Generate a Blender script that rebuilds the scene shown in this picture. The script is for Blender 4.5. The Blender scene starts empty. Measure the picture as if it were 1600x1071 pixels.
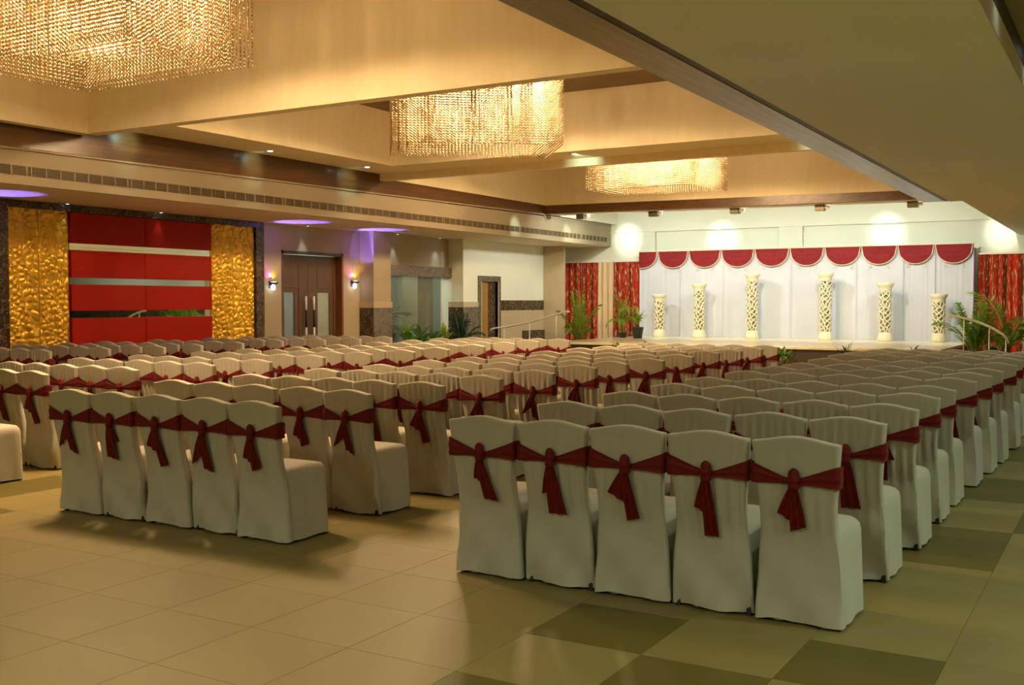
import bpy, math, random
import numpy as np
from mathutils import Vector, Matrix, noise

S = bpy.context.scene
C = S.collection
PI = math.pi
R = math.radians
random.seed(7)

# ------------------------------------------------------------------ camera, world, exposure
cam_d = bpy.data.cameras.new('camera')
cam = bpy.data.objects.new('camera', cam_d)
C.objects.link(cam)
cam.location = (0, 0, 1.575)
cam.rotation_euler = (R(90 - 2.209), 0, R(30.52))
cam_d.sensor_width = 36
cam_d.lens = 36 * 1645 / 1600
cam_d.clip_start = 0.05
cam_d.clip_end = 200
S.camera = cam

W = bpy.data.worlds.new('world')
S.world = W
W.use_nodes = True
W.node_tree.nodes['Background'].inputs[0].default_value = (0.6, 0.65, 0.6, 1)
W.node_tree.nodes['Background'].inputs[1].default_value = 0.02

S.view_settings.view_transform = 'Standard'
S.view_settings.look = 'None'
S.view_settings.gamma = 1
S.view_settings.use_curve_mapping = False
S.view_settings.exposure = 0.0
S.cycles.use_denoising = True
S.cycles.max_bounces = 7
S.cycles.diffuse_bounces = 4
S.cycles.glossy_bounces = 4
S.cycles.transparent_max_bounces = 12
S.cycles.sample_clamp_indirect = 6
S.cycles.caustics_reflective = False
S.cycles.caustics_refractive = False

WARM = (1.0, 0.68, 0.36)
COOL = (0.66, 1.0, 0.80)
REAR = (0.90, 1.0, 0.68)
STAGE = (0.97, 1.0, 0.86)
P_CHAND = 500.0       # watts of one of the four lamp clusters in a chandelier
P_STAGE = 222.0       # each stage flood
P_WASH = 230.0        # each wall washer above the backdrop
P_DOWN = 22.0         # downlights on the tray ledges
P_RIGHT = 34.0        # downlights of the right-hand tray
P_REAR = 142.0         # unseen fill lamps added behind and right of the camera
P_WALL = 16.0          # small wall washers on the left soffit


def look_rot(a, b):
    return (Vector(b) - Vector(a)).to_track_quat('-Z', 'Y').to_euler()


def spot(name, loc, target, power, col, angle=60, blend=0.5, radius=0.04, parent=None):
    d = bpy.data.lights.new(name, 'SPOT')
    d.energy = power
    d.color = col
    d.spot_size = R(angle)
    d.spot_blend = blend
    d.shadow_soft_size = radius
    o = bpy.data.objects.new(name, d)
    C.objects.link(o)
    o.location = loc
    o.rotation_euler = look_rot(loc, target)
    return o


def point(name, loc, power, col, radius=0.1):
    d = bpy.data.lights.new(name, 'POINT')
    d.energy = power
    d.color = col
    d.shadow_soft_size = radius
    o = bpy.data.objects.new(name, d)
    C.objects.link(o)
    o.location = loc
    return o


# ------------------------------------------------------------------ helpers
def tag(o, label=None, cat=None, group=None, kind=None):
    if label:
        o['label'] = label
    if cat:
        o['category'] = cat
    if group:
        o['group'] = group
    if kind:
        o['kind'] = kind
    return o


def empty(name, loc=(0, 0, 0), rz=0.0, parent=None):
    o = bpy.data.objects.new(name, None)
    C.objects.link(o)
    o.location = loc
    o.rotation_euler = (0, 0, rz)
    o.empty_display_size = 0.2
    if parent:
        o.parent = parent
    return o


def link(name, mesh, parent=None, loc=None):
    o = bpy.data.objects.new(name, mesh)
    C.objects.link(o)
    if parent:
        o.parent = parent
    if loc is not None:
        o.location = loc
    return o


class MB:
    def __init__(self):
        self.v = []
        self.f = []
        self.m = []
        self.uv = None

    def add(self, vs, fs, m=0):
        b = len(self.v)
        self.v += [tuple(p) for p in vs]
        self.f += [tuple(b + i for i in f) for f in fs]
        self.m += [m] * len(fs)
        return self

    def box(self, x0, x1, y0, y1, z0, z1, m=0):
        vs = [(x0, y0, z0), (x1, y0, z0), (x1, y1, z0), (x0, y1, z0),
              (x0, y0, z1), (x1, y0, z1), (x1, y1, z1), (x0, y1, z1)]
        return self.hexa(vs, m)

    def hexa(self, vs, m=0):
        return self.add(vs, [(3, 2, 1, 0), (4, 5, 6, 7), (0, 1, 5, 4), (1, 2, 6, 5), (2, 3, 7, 6), (3, 0, 4, 7)], m)

    def tube(self, pts, r, n=8, m=0, cap=True):
        pts = [Vector(p) for p in pts]
        rs = r if isinstance(r, (list, tuple)) else [r] * len(pts)
        vs, fs = [], []
        for i, p in enumerate(pts):
            t = (pts[min(i + 1, len(pts) - 1)] - pts[max(i - 1, 0)])
            if t.length < 1e-9:
                t = Vector((0, 0, 1))
            t.normalize()
            a = t.orthogonal() if abs(t.z) > 0.95 else t.cross(Vector((0, 0, 1)))
            if abs(t.z) > 0.95:
                a = Vector((1, 0, 0)) - t * t.x
            a.normalize()
            b = t.cross(a)
            for k in range(n):
                w = 2 * PI * k / n
                vs.append(p + (a * math.cos(w) + b * math.sin(w)) * rs[i])
        for i in range(len(pts) - 1):
            for k in range(n):
                k2 = (k + 1) % n
                fs.append((i * n + k, i * n + k2, (i + 1) * n + k2, (i + 1) * n + k))
        if cap:
            fs.append(tuple(range(n - 1, -1, -1)))
            fs.append(tuple((len(pts) - 1) * n + k for k in range(n)))
        return self.add(vs, fs, m)

    def lathe(self, prof, n=20, c=(0, 0, 0), m=0):
        vs, fs = [], []
        for r, z in prof:
            for k in range(n):
                w = 2 * PI * k / n
                vs.append((c[0] + r * math.cos(w), c[1] + r * math.sin(w), c[2] + z))
        for i in range(len(prof) - 1):
            for k in range(n):
                k2 = (k + 1) % n
                fs.append((i * n + k, i * n + k2, (i + 1) * n + k2, (i + 1) * n + k))
        fs.append(tuple(range(n - 1, -1, -1)))
        fs.append(tuple((len(prof) - 1) * n + k for k in range(n)))
        return self.add(vs, fs, m)

    def rings(self, rs, cap0=True, cap1=True, m=0):
        n = len(rs[0])
        vs = [p for r in rs for p in r]
        fs = []
        for i in range(len(rs) - 1):
            for k in range(n):
                k2 = (k + 1) % n
                fs.append((i * n + k, i * n + k2, (i + 1) * n + k2, (i + 1) * n + k))
        if cap0:
            fs.append(tuple(range(n - 1, -1, -1)))
        if cap1:
            fs.append(tuple((len(rs) - 1) * n + k for k in range(n)))
        return self.add(vs, fs, m)

    def grid(self, rows, m=0):
        n = len(rows[0])
        vs = [p for r in rows for p in r]
        fs = []
        for i in range(len(rows) - 1):
            for k in range(n - 1):
                fs.append((i * n + k, i * n + k + 1, (i + 1) * n + k + 1, (i + 1) * n + k))
        return self.add(vs, fs, m)

    def mesh(self, name, mats, smooth=False):
        me = bpy.data.meshes.new(name)
        me.from_pydata(self.v, [], self.f)
        if not isinstance(mats, (list, tuple)):
            mats = [mats]
        for mm in mats:
            me.materials.append(mm)
        me.polygons.foreach_set('material_index', self.m)
        if smooth:
            me.polygons.foreach_set('use_smooth', [True] * len(self.f))
        me.update()
        return me

    def build(self, name, mats, parent=None, smooth=False, loc=None, bevel=0.0):
        o = link(name, self.mesh(name, mats, smooth), parent, loc)
        if bevel:
            b = o.modifiers.new('bevel', 'BEVEL')
            b.width = bevel
            b.segments = 2
            b.limit_method = 'ANGLE'
        return o


def boxobj(name, mat, x0, x1, y0, y1, z0, z1, parent=None, bevel=0.0):
    return MB().box(x0, x1, y0, y1, z0, z1).build(name, mat, parent, bevel=bevel)


# ------------------------------------------------------------------ materials
def material(name, col, rough=0.6, metal=0.0, spec=0.5, vary=0.0, scale=6.0, stretch=(1, 1, 1), col2=None,
             bump=0.0, bscale=40.0, rnd=0.0, coat=0.0, sheen=0.0):
    m = bpy.data.materials.new(name)
    m.use_nodes = True
    nt = m.node_tree
    b = nt.nodes['Principled BSDF']
    b.inputs['Roughness'].default_value = rough
    b.inputs['Metallic'].default_value = metal
    b.inputs['Specular IOR Level'].default_value = spec
    b.inputs['Base Color'].default_value = (*col, 1)
    if coat:
        b.inputs['Coat Weight'].default_value = coat
        b.inputs['Coat Roughness'].default_value = 0.15
    if sheen:
        b.inputs['Sheen Weight'].default_value = sheen
    out = None
    tc = nt.nodes.new('ShaderNodeTexCoord')
    mp = nt.nodes.new('ShaderNodeMapping')
    mp.inputs['Scale'].default_value = stretch
    nt.links.new(tc.outputs['Object'], mp.inputs['Vector'])
    if vary or col2:
        n = nt.nodes.new('ShaderNodeTexNoise')
        n.inputs['Scale'].default_value = scale
        n.inputs['Detail'].default_value = 5
        nt.links.new(mp.outputs['Vector'], n.inputs['Vector'])
        r = nt.nodes.new('ShaderNodeValToRGB')
        c2 = col2 if col2 else tuple(max(0, c * (1 - vary)) for c in col)
        r.color_ramp.elements[0].position = 0.35
        r.color_ramp.elements[1].position = 0.68
        r.color_ramp.elements[0].color = (*c2, 1)
        r.color_ramp.elements[1].color = (*col, 1)
        nt.links.new(n.outputs['Fac'], r.inputs['Fac'])
        out = r.outputs['Color']
    if rnd:
        oi = nt.nodes.new('ShaderNodeObjectInfo')
        mr = nt.nodes.new('ShaderNodeMapRange')
        mr.inputs['To Min'].default_value = 1 - rnd
        mr.inputs['To Max'].default_value = 1 + rnd
        nt.links.new(oi.outputs['Random'], mr.inputs['Value'])
        hsv = nt.nodes.new('ShaderNodeHueSaturation')
        nt.links.new(mr.outputs['Result'], hsv.inputs['Value'])
        if out:
            nt.links.new(out, hsv.inputs['Color'])
        else:
            hsv.inputs['Color'].default_value = (*col, 1)
        out = hsv.outputs['Color']
    if out:
        nt.links.new(out, b.inputs['Base Color'])
    if bump:
        n2 = nt.nodes.new('ShaderNodeTexNoise')
        n2.inputs['Scale'].default_value = bscale
        n2.inputs['Detail'].default_value = 4
        nt.links.new(mp.outputs['Vector'], n2.inputs['Vector'])
        bp = nt.nodes.new('ShaderNodeBump')
        bp.inputs['Strength'].default_value = bump
        bp.inputs['Distance'].default_value = 0.01
        nt.links.new(n2.outputs['Fac'], bp.inputs['Height'])
        nt.links.new(bp.outputs['Normal'], b.inputs['Normal'])
    return m


def emitter(name, col, strength):
    m = bpy.data.materials.new(name)
    m.use_nodes = True
    nt = m.node_tree
    nt.nodes.clear()
    e = nt.nodes.new('ShaderNodeEmission')
    e.inputs[0].default_value = (*col, 1)
    e.inputs[1].default_value = strength
    o = nt.nodes.new('ShaderNodeOutputMaterial')
    nt.links.new(e.outputs[0], o.inputs[0])
    return m


def marble(name, dark, vein, rough=0.25, scale=5.0):
    m = material(name, dark, rough=rough, spec=0.5)
    nt = m.node_tree
    b = nt.nodes['Principled BSDF']
    tc = nt.nodes['Texture Coordinate']
    n = nt.nodes.new('ShaderNodeTexNoise')
    n.inputs['Scale'].default_value = scale
    n.inputs['Detail'].default_value = 8
    n.inputs['Distortion'].default_value = 1.6
    nt.links.new(tc.outputs['Object'], n.inputs['Vector'])
    r = nt.nodes.new('ShaderNodeValToRGB')
    e = r.color_ramp.elements
    e[0].position = 0.30
    e[0].color = (*dark, 1)
    e[1].position = 0.75
    e[1].color = (*[c * 1.7 for c in dark], 1)
    x = r.color_ramp.elements.new(0.52)
    x.color = (*vein, 1)
    y = r.color_ramp.elements.new(0.49)
    y.color = (*[c * 1.2 for c in dark], 1)
    y = r.color_ramp.elements.new(0.55)
    y.color = (*[c * 1.3 for c in dark], 1)
    nt.links.new(n.outputs['Fac'], r.inputs['Fac'])
    nt.links.new(r.outputs['Color'], b.inputs['Base Color'])
    return m


def glass_mat(name, tint, rough=0.05, opac=0.35):
    m = bpy.data.materials.new(name)
    m.use_nodes = True
    nt = m.node_tree
    nt.nodes.clear()
    t = nt.nodes.new('ShaderNodeBsdfTransparent')
    t.inputs[0].default_value = (*tint, 1)
    g = nt.nodes.new('ShaderNodeBsdfPrincipled')
    g.inputs['Base Color'].default_value = (*[c * 0.5 for c in tint], 1)
    g.inputs['Roughness'].default_value = rough
    mx = nt.nodes.new('ShaderNodeMixShader')
    mx.inputs[0].default_value = opac
    o = nt.nodes.new('ShaderNodeOutputMaterial')
    nt.links.new(t.outputs[0], mx.inputs[1])
    nt.links.new(g.outputs[0], mx.inputs[2])
    nt.links.new(mx.outputs[0], o.inputs[0])
    return m


def crystal_mat():
    m = bpy.data.materials.new('crystal_beads')
    m.use_nodes = True
    nt = m.node_tree
    nt.nodes.clear()
    tr = nt.nodes.new('ShaderNodeBsdfTranslucent')
    tr.inputs[0].default_value = (0.44, 0.315, 0.165, 1)
    gl = nt.nodes.new('ShaderNodeBsdfGlossy')
    gl.inputs['Roughness'].default_value = 0.12
    gl.inputs[0].default_value = (1, 0.86, 0.62, 1)
    tp = nt.nodes.new('ShaderNodeBsdfTransparent')
    tp.inputs[0].default_value = (1, 0.93, 0.82, 1)
    m1 = nt.nodes.new('ShaderNodeMixShader')
    m1.inputs[0].default_value = 0.30
    m2 = nt.nodes.new('ShaderNodeMixShader')
    m2.inputs[0].default_value = 0.0
    o = nt.nodes.new('ShaderNodeOutputMaterial')
    nt.links.new(tr.outputs[0], m1.inputs[1])
    nt.links.new(gl.outputs[0], m1.inputs[2])
    nt.links.new(m1.outputs[0], m2.inputs[1])
    nt.links.new(tp.outputs[0], m2.inputs[2])
    nt.links.new(m2.outputs[0], o.inputs[0])
    return m


def curtain_mat(name):
    """red cloth with brown stripes and pale leafy print, along local x and z"""
    m = material(name, (0.42, 0.05, 0.02), rough=0.85, spec=0.15)
    nt = m.node_tree
    b = nt.nodes['Principled BSDF']
    tc = nt.nodes['Texture Coordinate']
    sep = nt.nodes.new('ShaderNodeSeparateXYZ')
    nt.links.new(tc.outputs['Object'], sep.inputs[0])
    # wide brown and red stripes
    cmb = nt.nodes.new('ShaderNodeCombineXYZ')
    nt.links.new(sep.outputs['X'], cmb.inputs['X'])
    n1 = nt.nodes.new('ShaderNodeTexNoise')
    n1.inputs['Scale'].default_value = 5.0
    n1.inputs['Detail'].default_value = 3
    nt.links.new(cmb.outputs[0], n1.inputs['Vector'])
    r1 = nt.nodes.new('ShaderNodeValToRGB')
    r1.color_ramp.elements[0].position = 0.44
    r1.color_ramp.elements[0].color = (0.11, 0.025, 0.008, 1)
    r1.color_ramp.elements[1].position = 0.52
    r1.color_ramp.elements[1].color = (0.46, 0.035, 0.012, 1)
    nt.links.new(n1.outputs['Fac'], r1.inputs['Fac'])
    # pale print
    mp = nt.nodes.new('ShaderNodeMapping')
    mp.inputs['Scale'].default_value = (34, 34, 5.5)
    nt.links.new(tc.outputs['Object'], mp.inputs['Vector'])
    n2 = nt.nodes.new('ShaderNodeTexNoise')
    n2.inputs['Scale'].default_value = 1.0
    n2.inputs['Detail'].default_value = 4
    nt.links.new(mp.outputs[0], n2.inputs['Vector'])
    r2 = nt.nodes.new('ShaderNodeValToRGB')
    r2.color_ramp.elements[0].position = 0.56
    r2.color_ramp.elements[1].position = 0.66
    nt.links.new(n2.outputs['Fac'], r2.inputs['Fac'])
    mx = nt.nodes.new('ShaderNodeMix')
    mx.data_type = 'RGBA'
    nt.links.new(r2.outputs['Color'], mx.inputs['Factor'])
    nt.links.new(r1.outputs['Color'], mx.inputs['A'])
    mx.inputs['B'].default_value = (0.62, 0.42, 0.22, 1)
    nt.links.new(mx.outputs['Result'], b.inputs['Base Color'])
    return m


def sash_mat():
    m = material('maroon_organza', (0.13, 0.004, 0.005), rough=0.6, spec=0.2, sheen=0.04)
    nt = m.node_tree
    b = nt.nodes['Principled BSDF']
    tc = nt.nodes['Texture Coordinate']
    v = nt.nodes.new('ShaderNodeTexVoronoi')
    v.inputs['Scale'].default_value = 75
    nt.links.new(tc.outputs['Object'], v.inputs['Vector'])
    r = nt.nodes.new('ShaderNodeValToRGB')
    r.color_ramp.elements[0].position = 0.05
    r.color_ramp.elements[0].color = (0.45, 0.22, 0.16, 1)  # pale specks painted into the colour for the fabric's sparkle
    r.color_ramp.elements[1].position = 0.13
    r.color_ramp.elements[1].color = (0.13, 0.004, 0.005, 1)
    nt.links.new(v.outputs['Distance'], r.inputs['Fac'])
    n = nt.nodes.new('ShaderNodeTexNoise')
    n.inputs['Scale'].default_value = 9
    nt.links.new(tc.outputs['Object'], n.inputs['Vector'])
    r2 = nt.nodes.new('ShaderNodeValToRGB')
    r2.color_ramp.elements[0].position = 0.5
    r2.color_ramp.elements[1].position = 0.62
    nt.links.new(n.outputs['Fac'], r2.inputs['Fac'])
    mx = nt.nodes.new('ShaderNodeMix')
    mx.data_type = 'RGBA'
    nt.links.new(r2.outputs['Color'], mx.inputs['Factor'])
    mx.inputs['A'].default_value = (0.13, 0.004, 0.005, 1)
    nt.links.new(r.outputs['Color'], mx.inputs['B'])
    nt.links.new(mx.outputs['Result'], b.inputs['Base Color'])
    return m


M = dict(
    wall=material('cream_wall_paint', (0.43, 0.37, 0.24), 0.7, vary=0.05, scale=1.5),
    white=material('white_wall_paint', (0.80, 0.82, 0.70), 0.7, vary=0.03, scale=1.2),
    beige=material('beige_wall_panel', (0.52, 0.42, 0.26), 0.6, vary=0.06),
    ceil=material('cream_ceiling_paint', (0.72, 0.60, 0.44), 0.75, vary=0.05, scale=1.2),
    soffit_r=material('pale_soffit_paint', (0.93, 0.92, 0.86), 0.7, vary=0.03, scale=1.0),
    fascia=material('cream_fascia_paint', (0.35, 0.29, 0.19), 0.7, vary=0.04, scale=1.2),
    soffit=material('tan_soffit_paint', (0.88, 0.745, 0.56), 0.7, vary=0.04, scale=1.0),
    coffer=material('textured_coffer_paper', (0.92, 0.79, 0.52), 0.75, vary=0.05, scale=9, stretch=(1, 1, 0.2), bump=0.05),
    wood=material('dark_veneer', (0.125, 0.052, 0.013), 0.33, vary=0.45, scale=7, stretch=(1, 0.12, 3), coat=0.25),
    wood_g=material('grey_brown_veneer', (0.25, 0.21, 0.125), 0.30, vary=0.35, scale=6, stretch=(3, 0.2, 1), coat=0.2),
    wood_c=material('brown_coffer_veneer', (0.20, 0.12, 0.05), 0.55, vary=0.25, scale=4, stretch=(1, 0.15, 1)),
    stripe=material('espresso_edge', (0.045, 0.024, 0.010), 0.45),
    olive=material('olive_tray_paint', (0.33, 0.29, 0.16), 0.6),
    tile=material('beige_floor_tile', (0.205, 0.157, 0.052), 0.50, vary=0.08, scale=2.2, rnd=0.05, spec=0.32),
    tile_d=material('brown_floor_tile', (0.105, 0.083, 0.013), 0.50, vary=0.10, scale=2.2, rnd=0.06, spec=0.32),
    grout=material('tile_grout', (0.175, 0.13, 0.043), 0.7),
    cloth=material('white_chair_cloth', (0.45, 0.42, 0.35), 0.9, spec=0.15, vary=0.03, scale=3, bump=0.12, bscale=14),
    sash=sash_mat(),
    leg=material('black_chair_foot', (0.015, 0.013, 0.012), 0.5),
    marble=marble('dark_emperador_marble', (0.040, 0.026, 0.016), (0.22, 0.16, 0.09), 0.22, 6),
    marble_g=marble('grey_brown_marble', (0.10, 0.085, 0.060), (0.26, 0.21, 0.13), 0.22, 7),
    gold=material('gold_leaf_relief', (0.95, 0.56, 0.045), 0.30, metal=0.55, vary=0.25, scale=5),
    red=material('red_laminate', (0.40, 0.009, 0.001), 0.5, spec=0.18, vary=0.16, scale=22, stretch=(1, 0.06, 5)),
    mirror=material('mirror_strip', (0.86, 0.86, 0.80), 0.02, metal=1.0),
    steel=material('polished_steel', (0.86, 0.86, 0.76), 0.25, metal=0.12),
    black=material('black_plastic', (0.012, 0.012, 0.012), 0.4),
    gunmetal=material('grey_fixture', (0.16, 0.14, 0.10), 0.4, metal=0.5),
    vent=material('bronze_vent', (0.20, 0.15, 0.075), 0.5),
    vent_b=material('tan_vent_divider', (0.42, 0.33, 0.20), 0.5),
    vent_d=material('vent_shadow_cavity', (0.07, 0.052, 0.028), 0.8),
    door=material('brown_door_veneer', (0.125, 0.072, 0.038), 0.42, vary=0.28, scale=5, stretch=(1, 6, 0.5)),
    door_r=material('red_brown_jamb', (0.20, 0.065, 0.018), 0.4, vary=0.2, scale=5, stretch=(4, 4, 0.4)),
    ydoor=material('golden_door_leaf', (0.36, 0.20, 0.035), 0.45, vary=0.2, scale=5, stretch=(4, 4, 0.4)),
    stage=material('cream_stage_top', (0.82, 0.76, 0.56), 0.22, vary=0.04, spec=0.5),
    skirt=material('dark_stage_skirt', (0.052, 0.042, 0.022), 0.5, vary=0.3, scale=12, stretch=(6, 6, 0.6)),
    drape=material('white_backdrop_cloth', (0.58, 0.615, 0.70), 0.85, spec=0.15, vary=0.05, scale=2),
    swag=material('crimson_swag_cloth', (0.23, 0.016, 0.022), 0.7, spec=0.2, vary=0.2, scale=9),
    fringe=material('gold_fringe', (0.78, 0.62, 0.40), 0.5),
    purple=material('purple_drape_edge', (0.11, 0.03, 0.13), 0.7),
    curtain=curtain_mat('printed_red_curtain'),
    sheer=material('cream_curtain', (0.74, 0.56, 0.33), 0.85, vary=0.2, scale=6, stretch=(4, 4, 0.3)),
    plaster=material('ivory_lattice_plaster', (0.80, 0.76, 0.56), 0.55, vary=0.1, scale=14),
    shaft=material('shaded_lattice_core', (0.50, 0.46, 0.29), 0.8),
    leaf=material('palm_leaf', (0.27, 0.44, 0.04), 0.45, vary=0.35, scale=6, rnd=0.18),
    leaf_d=material('dark_plant_leaf', (0.09, 0.26, 0.035), 0.4, vary=0.4, scale=7, rnd=0.2),
    leaf_y=material('lime_plant_leaf', (0.45, 0.52, 0.07), 0.45, vary=0.3, scale=7, rnd=0.15),
    leaf_t=material('teal_plant_leaf', (0.03, 0.13, 0.075), 0.45, vary=0.3, scale=7, rnd=0.15),
    stem=material('plant_stem', (0.22, 0.28, 0.05), 0.5),
    pot=material('dark_plant_pot', (0.022, 0.026, 0.026), 0.45),
    pot_t=material('terracotta_pot', (0.28, 0.12, 0.05), 0.7),
    soil=material('potting_soil', (0.03, 0.02, 0.012), 0.95, bump=0.5, bscale=60),
    glass=glass_mat('grey_green_glass', (0.80, 0.84, 0.78), 0.04, 0.22),
    frost=glass_mat('frosted_blue_glass', (0.62, 0.72, 0.76), 0.25, 0.55),
    frost_w=glass_mat('frosted_pale_glass', (0.86, 0.86, 0.72), 0.25, 0.5),
    lobby=material('pale_lobby_paint', (0.60, 0.66, 0.60), 0.7),
    crystal=crystal_mat(),
    plate=material('gold_ceiling_plate', (0.80, 0.60, 0.30), 0.25, metal=0.7),
    bulb=emitter('warm_bulb_glow', (1.0, 0.78, 0.42), 14.0),
    lens=emitter('cool_lamp_lens', (0.80, 1.0, 0.95), 14.0),
    lens_s=emitter('stage_lamp_lens', (1.0, 1.0, 0.80), 22.0),
    lens_v=emitter('violet_lamp_lens', (0.75, 0.75, 1.0), 10.0),
    led_m=emitter('magenta_led', (1.0, 0.12, 0.55), 9.0),
    led_y=emitter('amber_led', (1.0, 0.55, 0.05), 9.0),
    led_w=emitter('white_led', (0.9, 0.9, 1.0), 9.0),
)
for k_ in ('leaf', 'leaf_d', 'leaf_y', 'leaf_t'):
    nt_ = M[k_].node_tree
    pb_ = nt_.nodes['Principled BSDF']
    tb_ = nt_.nodes.new('ShaderNodeBsdfTranslucent')
    ms_ = nt_.nodes.new('ShaderNodeMixShader')
    ms_.inputs[0].default_value = 0.45
    src_ = pb_.inputs['Base Color'].links[0].from_socket
    nt_.links.new(src_, tb_.inputs[0])
    nt_.links.new(pb_.outputs[0], ms_.inputs[1])
    nt_.links.new(tb_.outputs[0], ms_.inputs[2])
    nt_.links.new(ms_.outputs[0], nt_.nodes['Material Output'].inputs[0])

# ------------------------------------------------------------------ setting: floor
XL, XW2 = -15.4, -14.95       # left wall, and the part of it past the glass
YB, YN = 28.3, -5.0           # back wall, wall behind the camera
XR = 8.0
ZS = 3.2                      # side soffits
GX0, GY0, T = -0.675, 4.295, 0.5945

floor = boxobj('floor', M['grout'], XL - 3.2, XR, YN, YB, -0.12, -0.004)
tag(floor, kind='structure')


def tile_mesh(name, mat):
    h, b = T / 2 - 0.0009, 0.0012
    vs = [(-h, -h, -0.006), (h, -h, -0.006), (h, h, -0.006), (-h, h, -0.006),
          (-h, -h, -b), (h, -h, -b), (h, h, -b), (-h, h, -b),
          (-h + b, -h + b, 0), (h - b, -h + b, 0), (h - b, h - b, 0), (-h + b, h - b, 0)]
    fs = [(8, 9, 10, 11)]
    for a in (0, 4):
        for k in range(4):
            fs.append((a + k, a + (k + 1) % 4, a + 4 + (k + 1) % 4, a + 4 + k))
    return MB().add(vs, fs).mesh(name, mat), vs, fs


tm_l, tv, tf = tile_mesh('tile', M['tile'])
tm_d, _, _ = tile_mesh('tile', M['tile_d'])
DARK = {(-3, 0), (-2, -1), (-1, 0), (-1, 4), (-1, 5), (0, 6), (0, 7), (-1, 8), (-1, 9), (0, 10), (0, 11), (-1, 12), (-1, 13),
        (-1, 16), (-1, 17), (0, 14), (0, 15), (-3, -2), (-3, 4), (-3, 5), (-3, 8),
        (-12, 0), (-13, 1), (-13, 2), (-12, -2), (-14, 0), (-13, -1), (-12, 4), (-12, 5)}
fwd = Vector((-math.sin(R(30.52)) * math.cos(R(2.209)), math.cos(R(30.52)) * math.cos(R(2.209)), -math.sin(R(2.209))))
rgt = Vector((math.cos(R(30.52)), math.sin(R(30.52)), 0))
upv = rgt.cross(fwd)


def pix(p):
    d = Vector(p) - cam.location
    z = d.dot(fwd)
    if z < 0.1:
        return None
    return (800 + 1645 * d.dot(rgt) / z, 535.5 - 1645 * d.dot(upv) / z)


def in_view(p, m=40):
    q = pix(p)
    return q is not None and -m < q[0] < 1600 + m and -m < q[1] < 1071 + m


# chair rows, as (left x, right x, y) of the top of the backs; per block, nearest row first
K = 1.047
ROWS = {
    'A': [(-3.37, -1.15, 5.02), (-3.36, -1.14, 6.03), (-3.33, -1.12, 6.93), (-3.32, -1.13, 7.81), (-3.34, -1.13, 8.60),
          (-3.32, -1.10, 9.58), (-3.28, -1.07, 10.40), (-3.22, -1.05, 11.13), (-3.23, -1.03, 12.23), (-3.29, -1.06, 13.40),
          (-3.27, -1.05, 14.15), (-3.20, -1.0, 14.75), (-3.14, -0.95, 15.30)],
    'B': [(-6.95, -4.67, 5.02), (-7.05, -4.72, 6.05), (-6.99, -4.70, 6.92), (-6.99, -4.70, 7.85), (-6.92, -4.63, 8.66),
          (-6.95, -4.66, 9.62), (-6.90, -4.66, 10.40), (-6.87, -4.56, 11.20), (-6.85, -4.58, 12.14), (-6.90, -4.62, 13.22),
          (-6.83, -4.54, 13.90), (-6.80, -4.51, 14.70), (-6.79, -4.50, 15.44)],
    'C': [(-10.70, -8.40, 5.27), (-10.92, -8.63, 6.20), (-10.66, -8.42, 7.05), (-10.70, -8.33, 7.96), (-10.65, -8.26, 8.76),
          (-10.70, -8.40, 9.80), (-10.72, -8.34, 10.66), (-10.60, -8.27, 11.48), (-10.58, -8.29, 12.35), (-10.70, -8.42, 13.50),
          (-10.80, -8.52, 14.60), (-10.90, -8.62, 15.55), (-10.68, -8.42, 16.30)],
    'D': [(-14.92, -12.63, 9.12), (-14.86, -12.58, 10.05), (-14.75, -12.24, 10.75), (-14.80, -12.26, 11.50), (-14.70, -12.40, 12.50),
          (-14.55, -12.60, 13.60), (-14.30, -12.20, 14.25), (-14.25, -11.98, 14.95), (-14.10, -11.90, 15.78)],
}

tiles = []
for i in range(-26, 15):
    for j in range(-16, 41):
        x, y = GX0 + (i + 0.5) * T, GY0 + (j + 0.5) * T
        if x < XL + T / 2 or y > 22.5 or x > XR - T / 2 or y < YN + T / 2:
            continue
        hid = any(-(0.2) + r[0][0] < x < r[0][1] - 0.1 and r[0][2] + 0.5 < y < r[-1][2] + 0.6 for r in ROWS.values())
        vis = in_view((x, y, 0), 30) and not hid
        d = (Vector((x, y, 0)) - cam.location).length
        tiles.append((not vis, d, i, j, x, y))
tiles.sort()
rest = {0: MB(), 1: MB()}
for k, (nv, d, i, j, x, y) in enumerate(tiles):
    dk = (i, j) in DARK
    if not nv and k < 296:
        link('tile', tm_d if dk else tm_l, floor, (x, y, 0))
    else:
        rest[int(dk)].add([(a + x, b + y, c) for a, b, c in tv], tf)
mb = rest[0]
mb.v, off = mb.v, len(mb.v)
mb.add(rest[1].v, rest[1].f, 1)
o = mb.build('tile_field', [M['tile'], M['tile_d']], floor)
tag(o, kind='stuff')

# ------------------------------------------------------------------ setting: walls
DY0, DY1, DZ = 16.6, 18.6, 2.66          # double door opening
GY_0, GY_1, GZ = 19.85, 22.87, 2.21      # glass opening
SY0, SY1, SZ = 23.72, 24.57, 2.12        # narrow door opening (in the wall at XW2)

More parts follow.
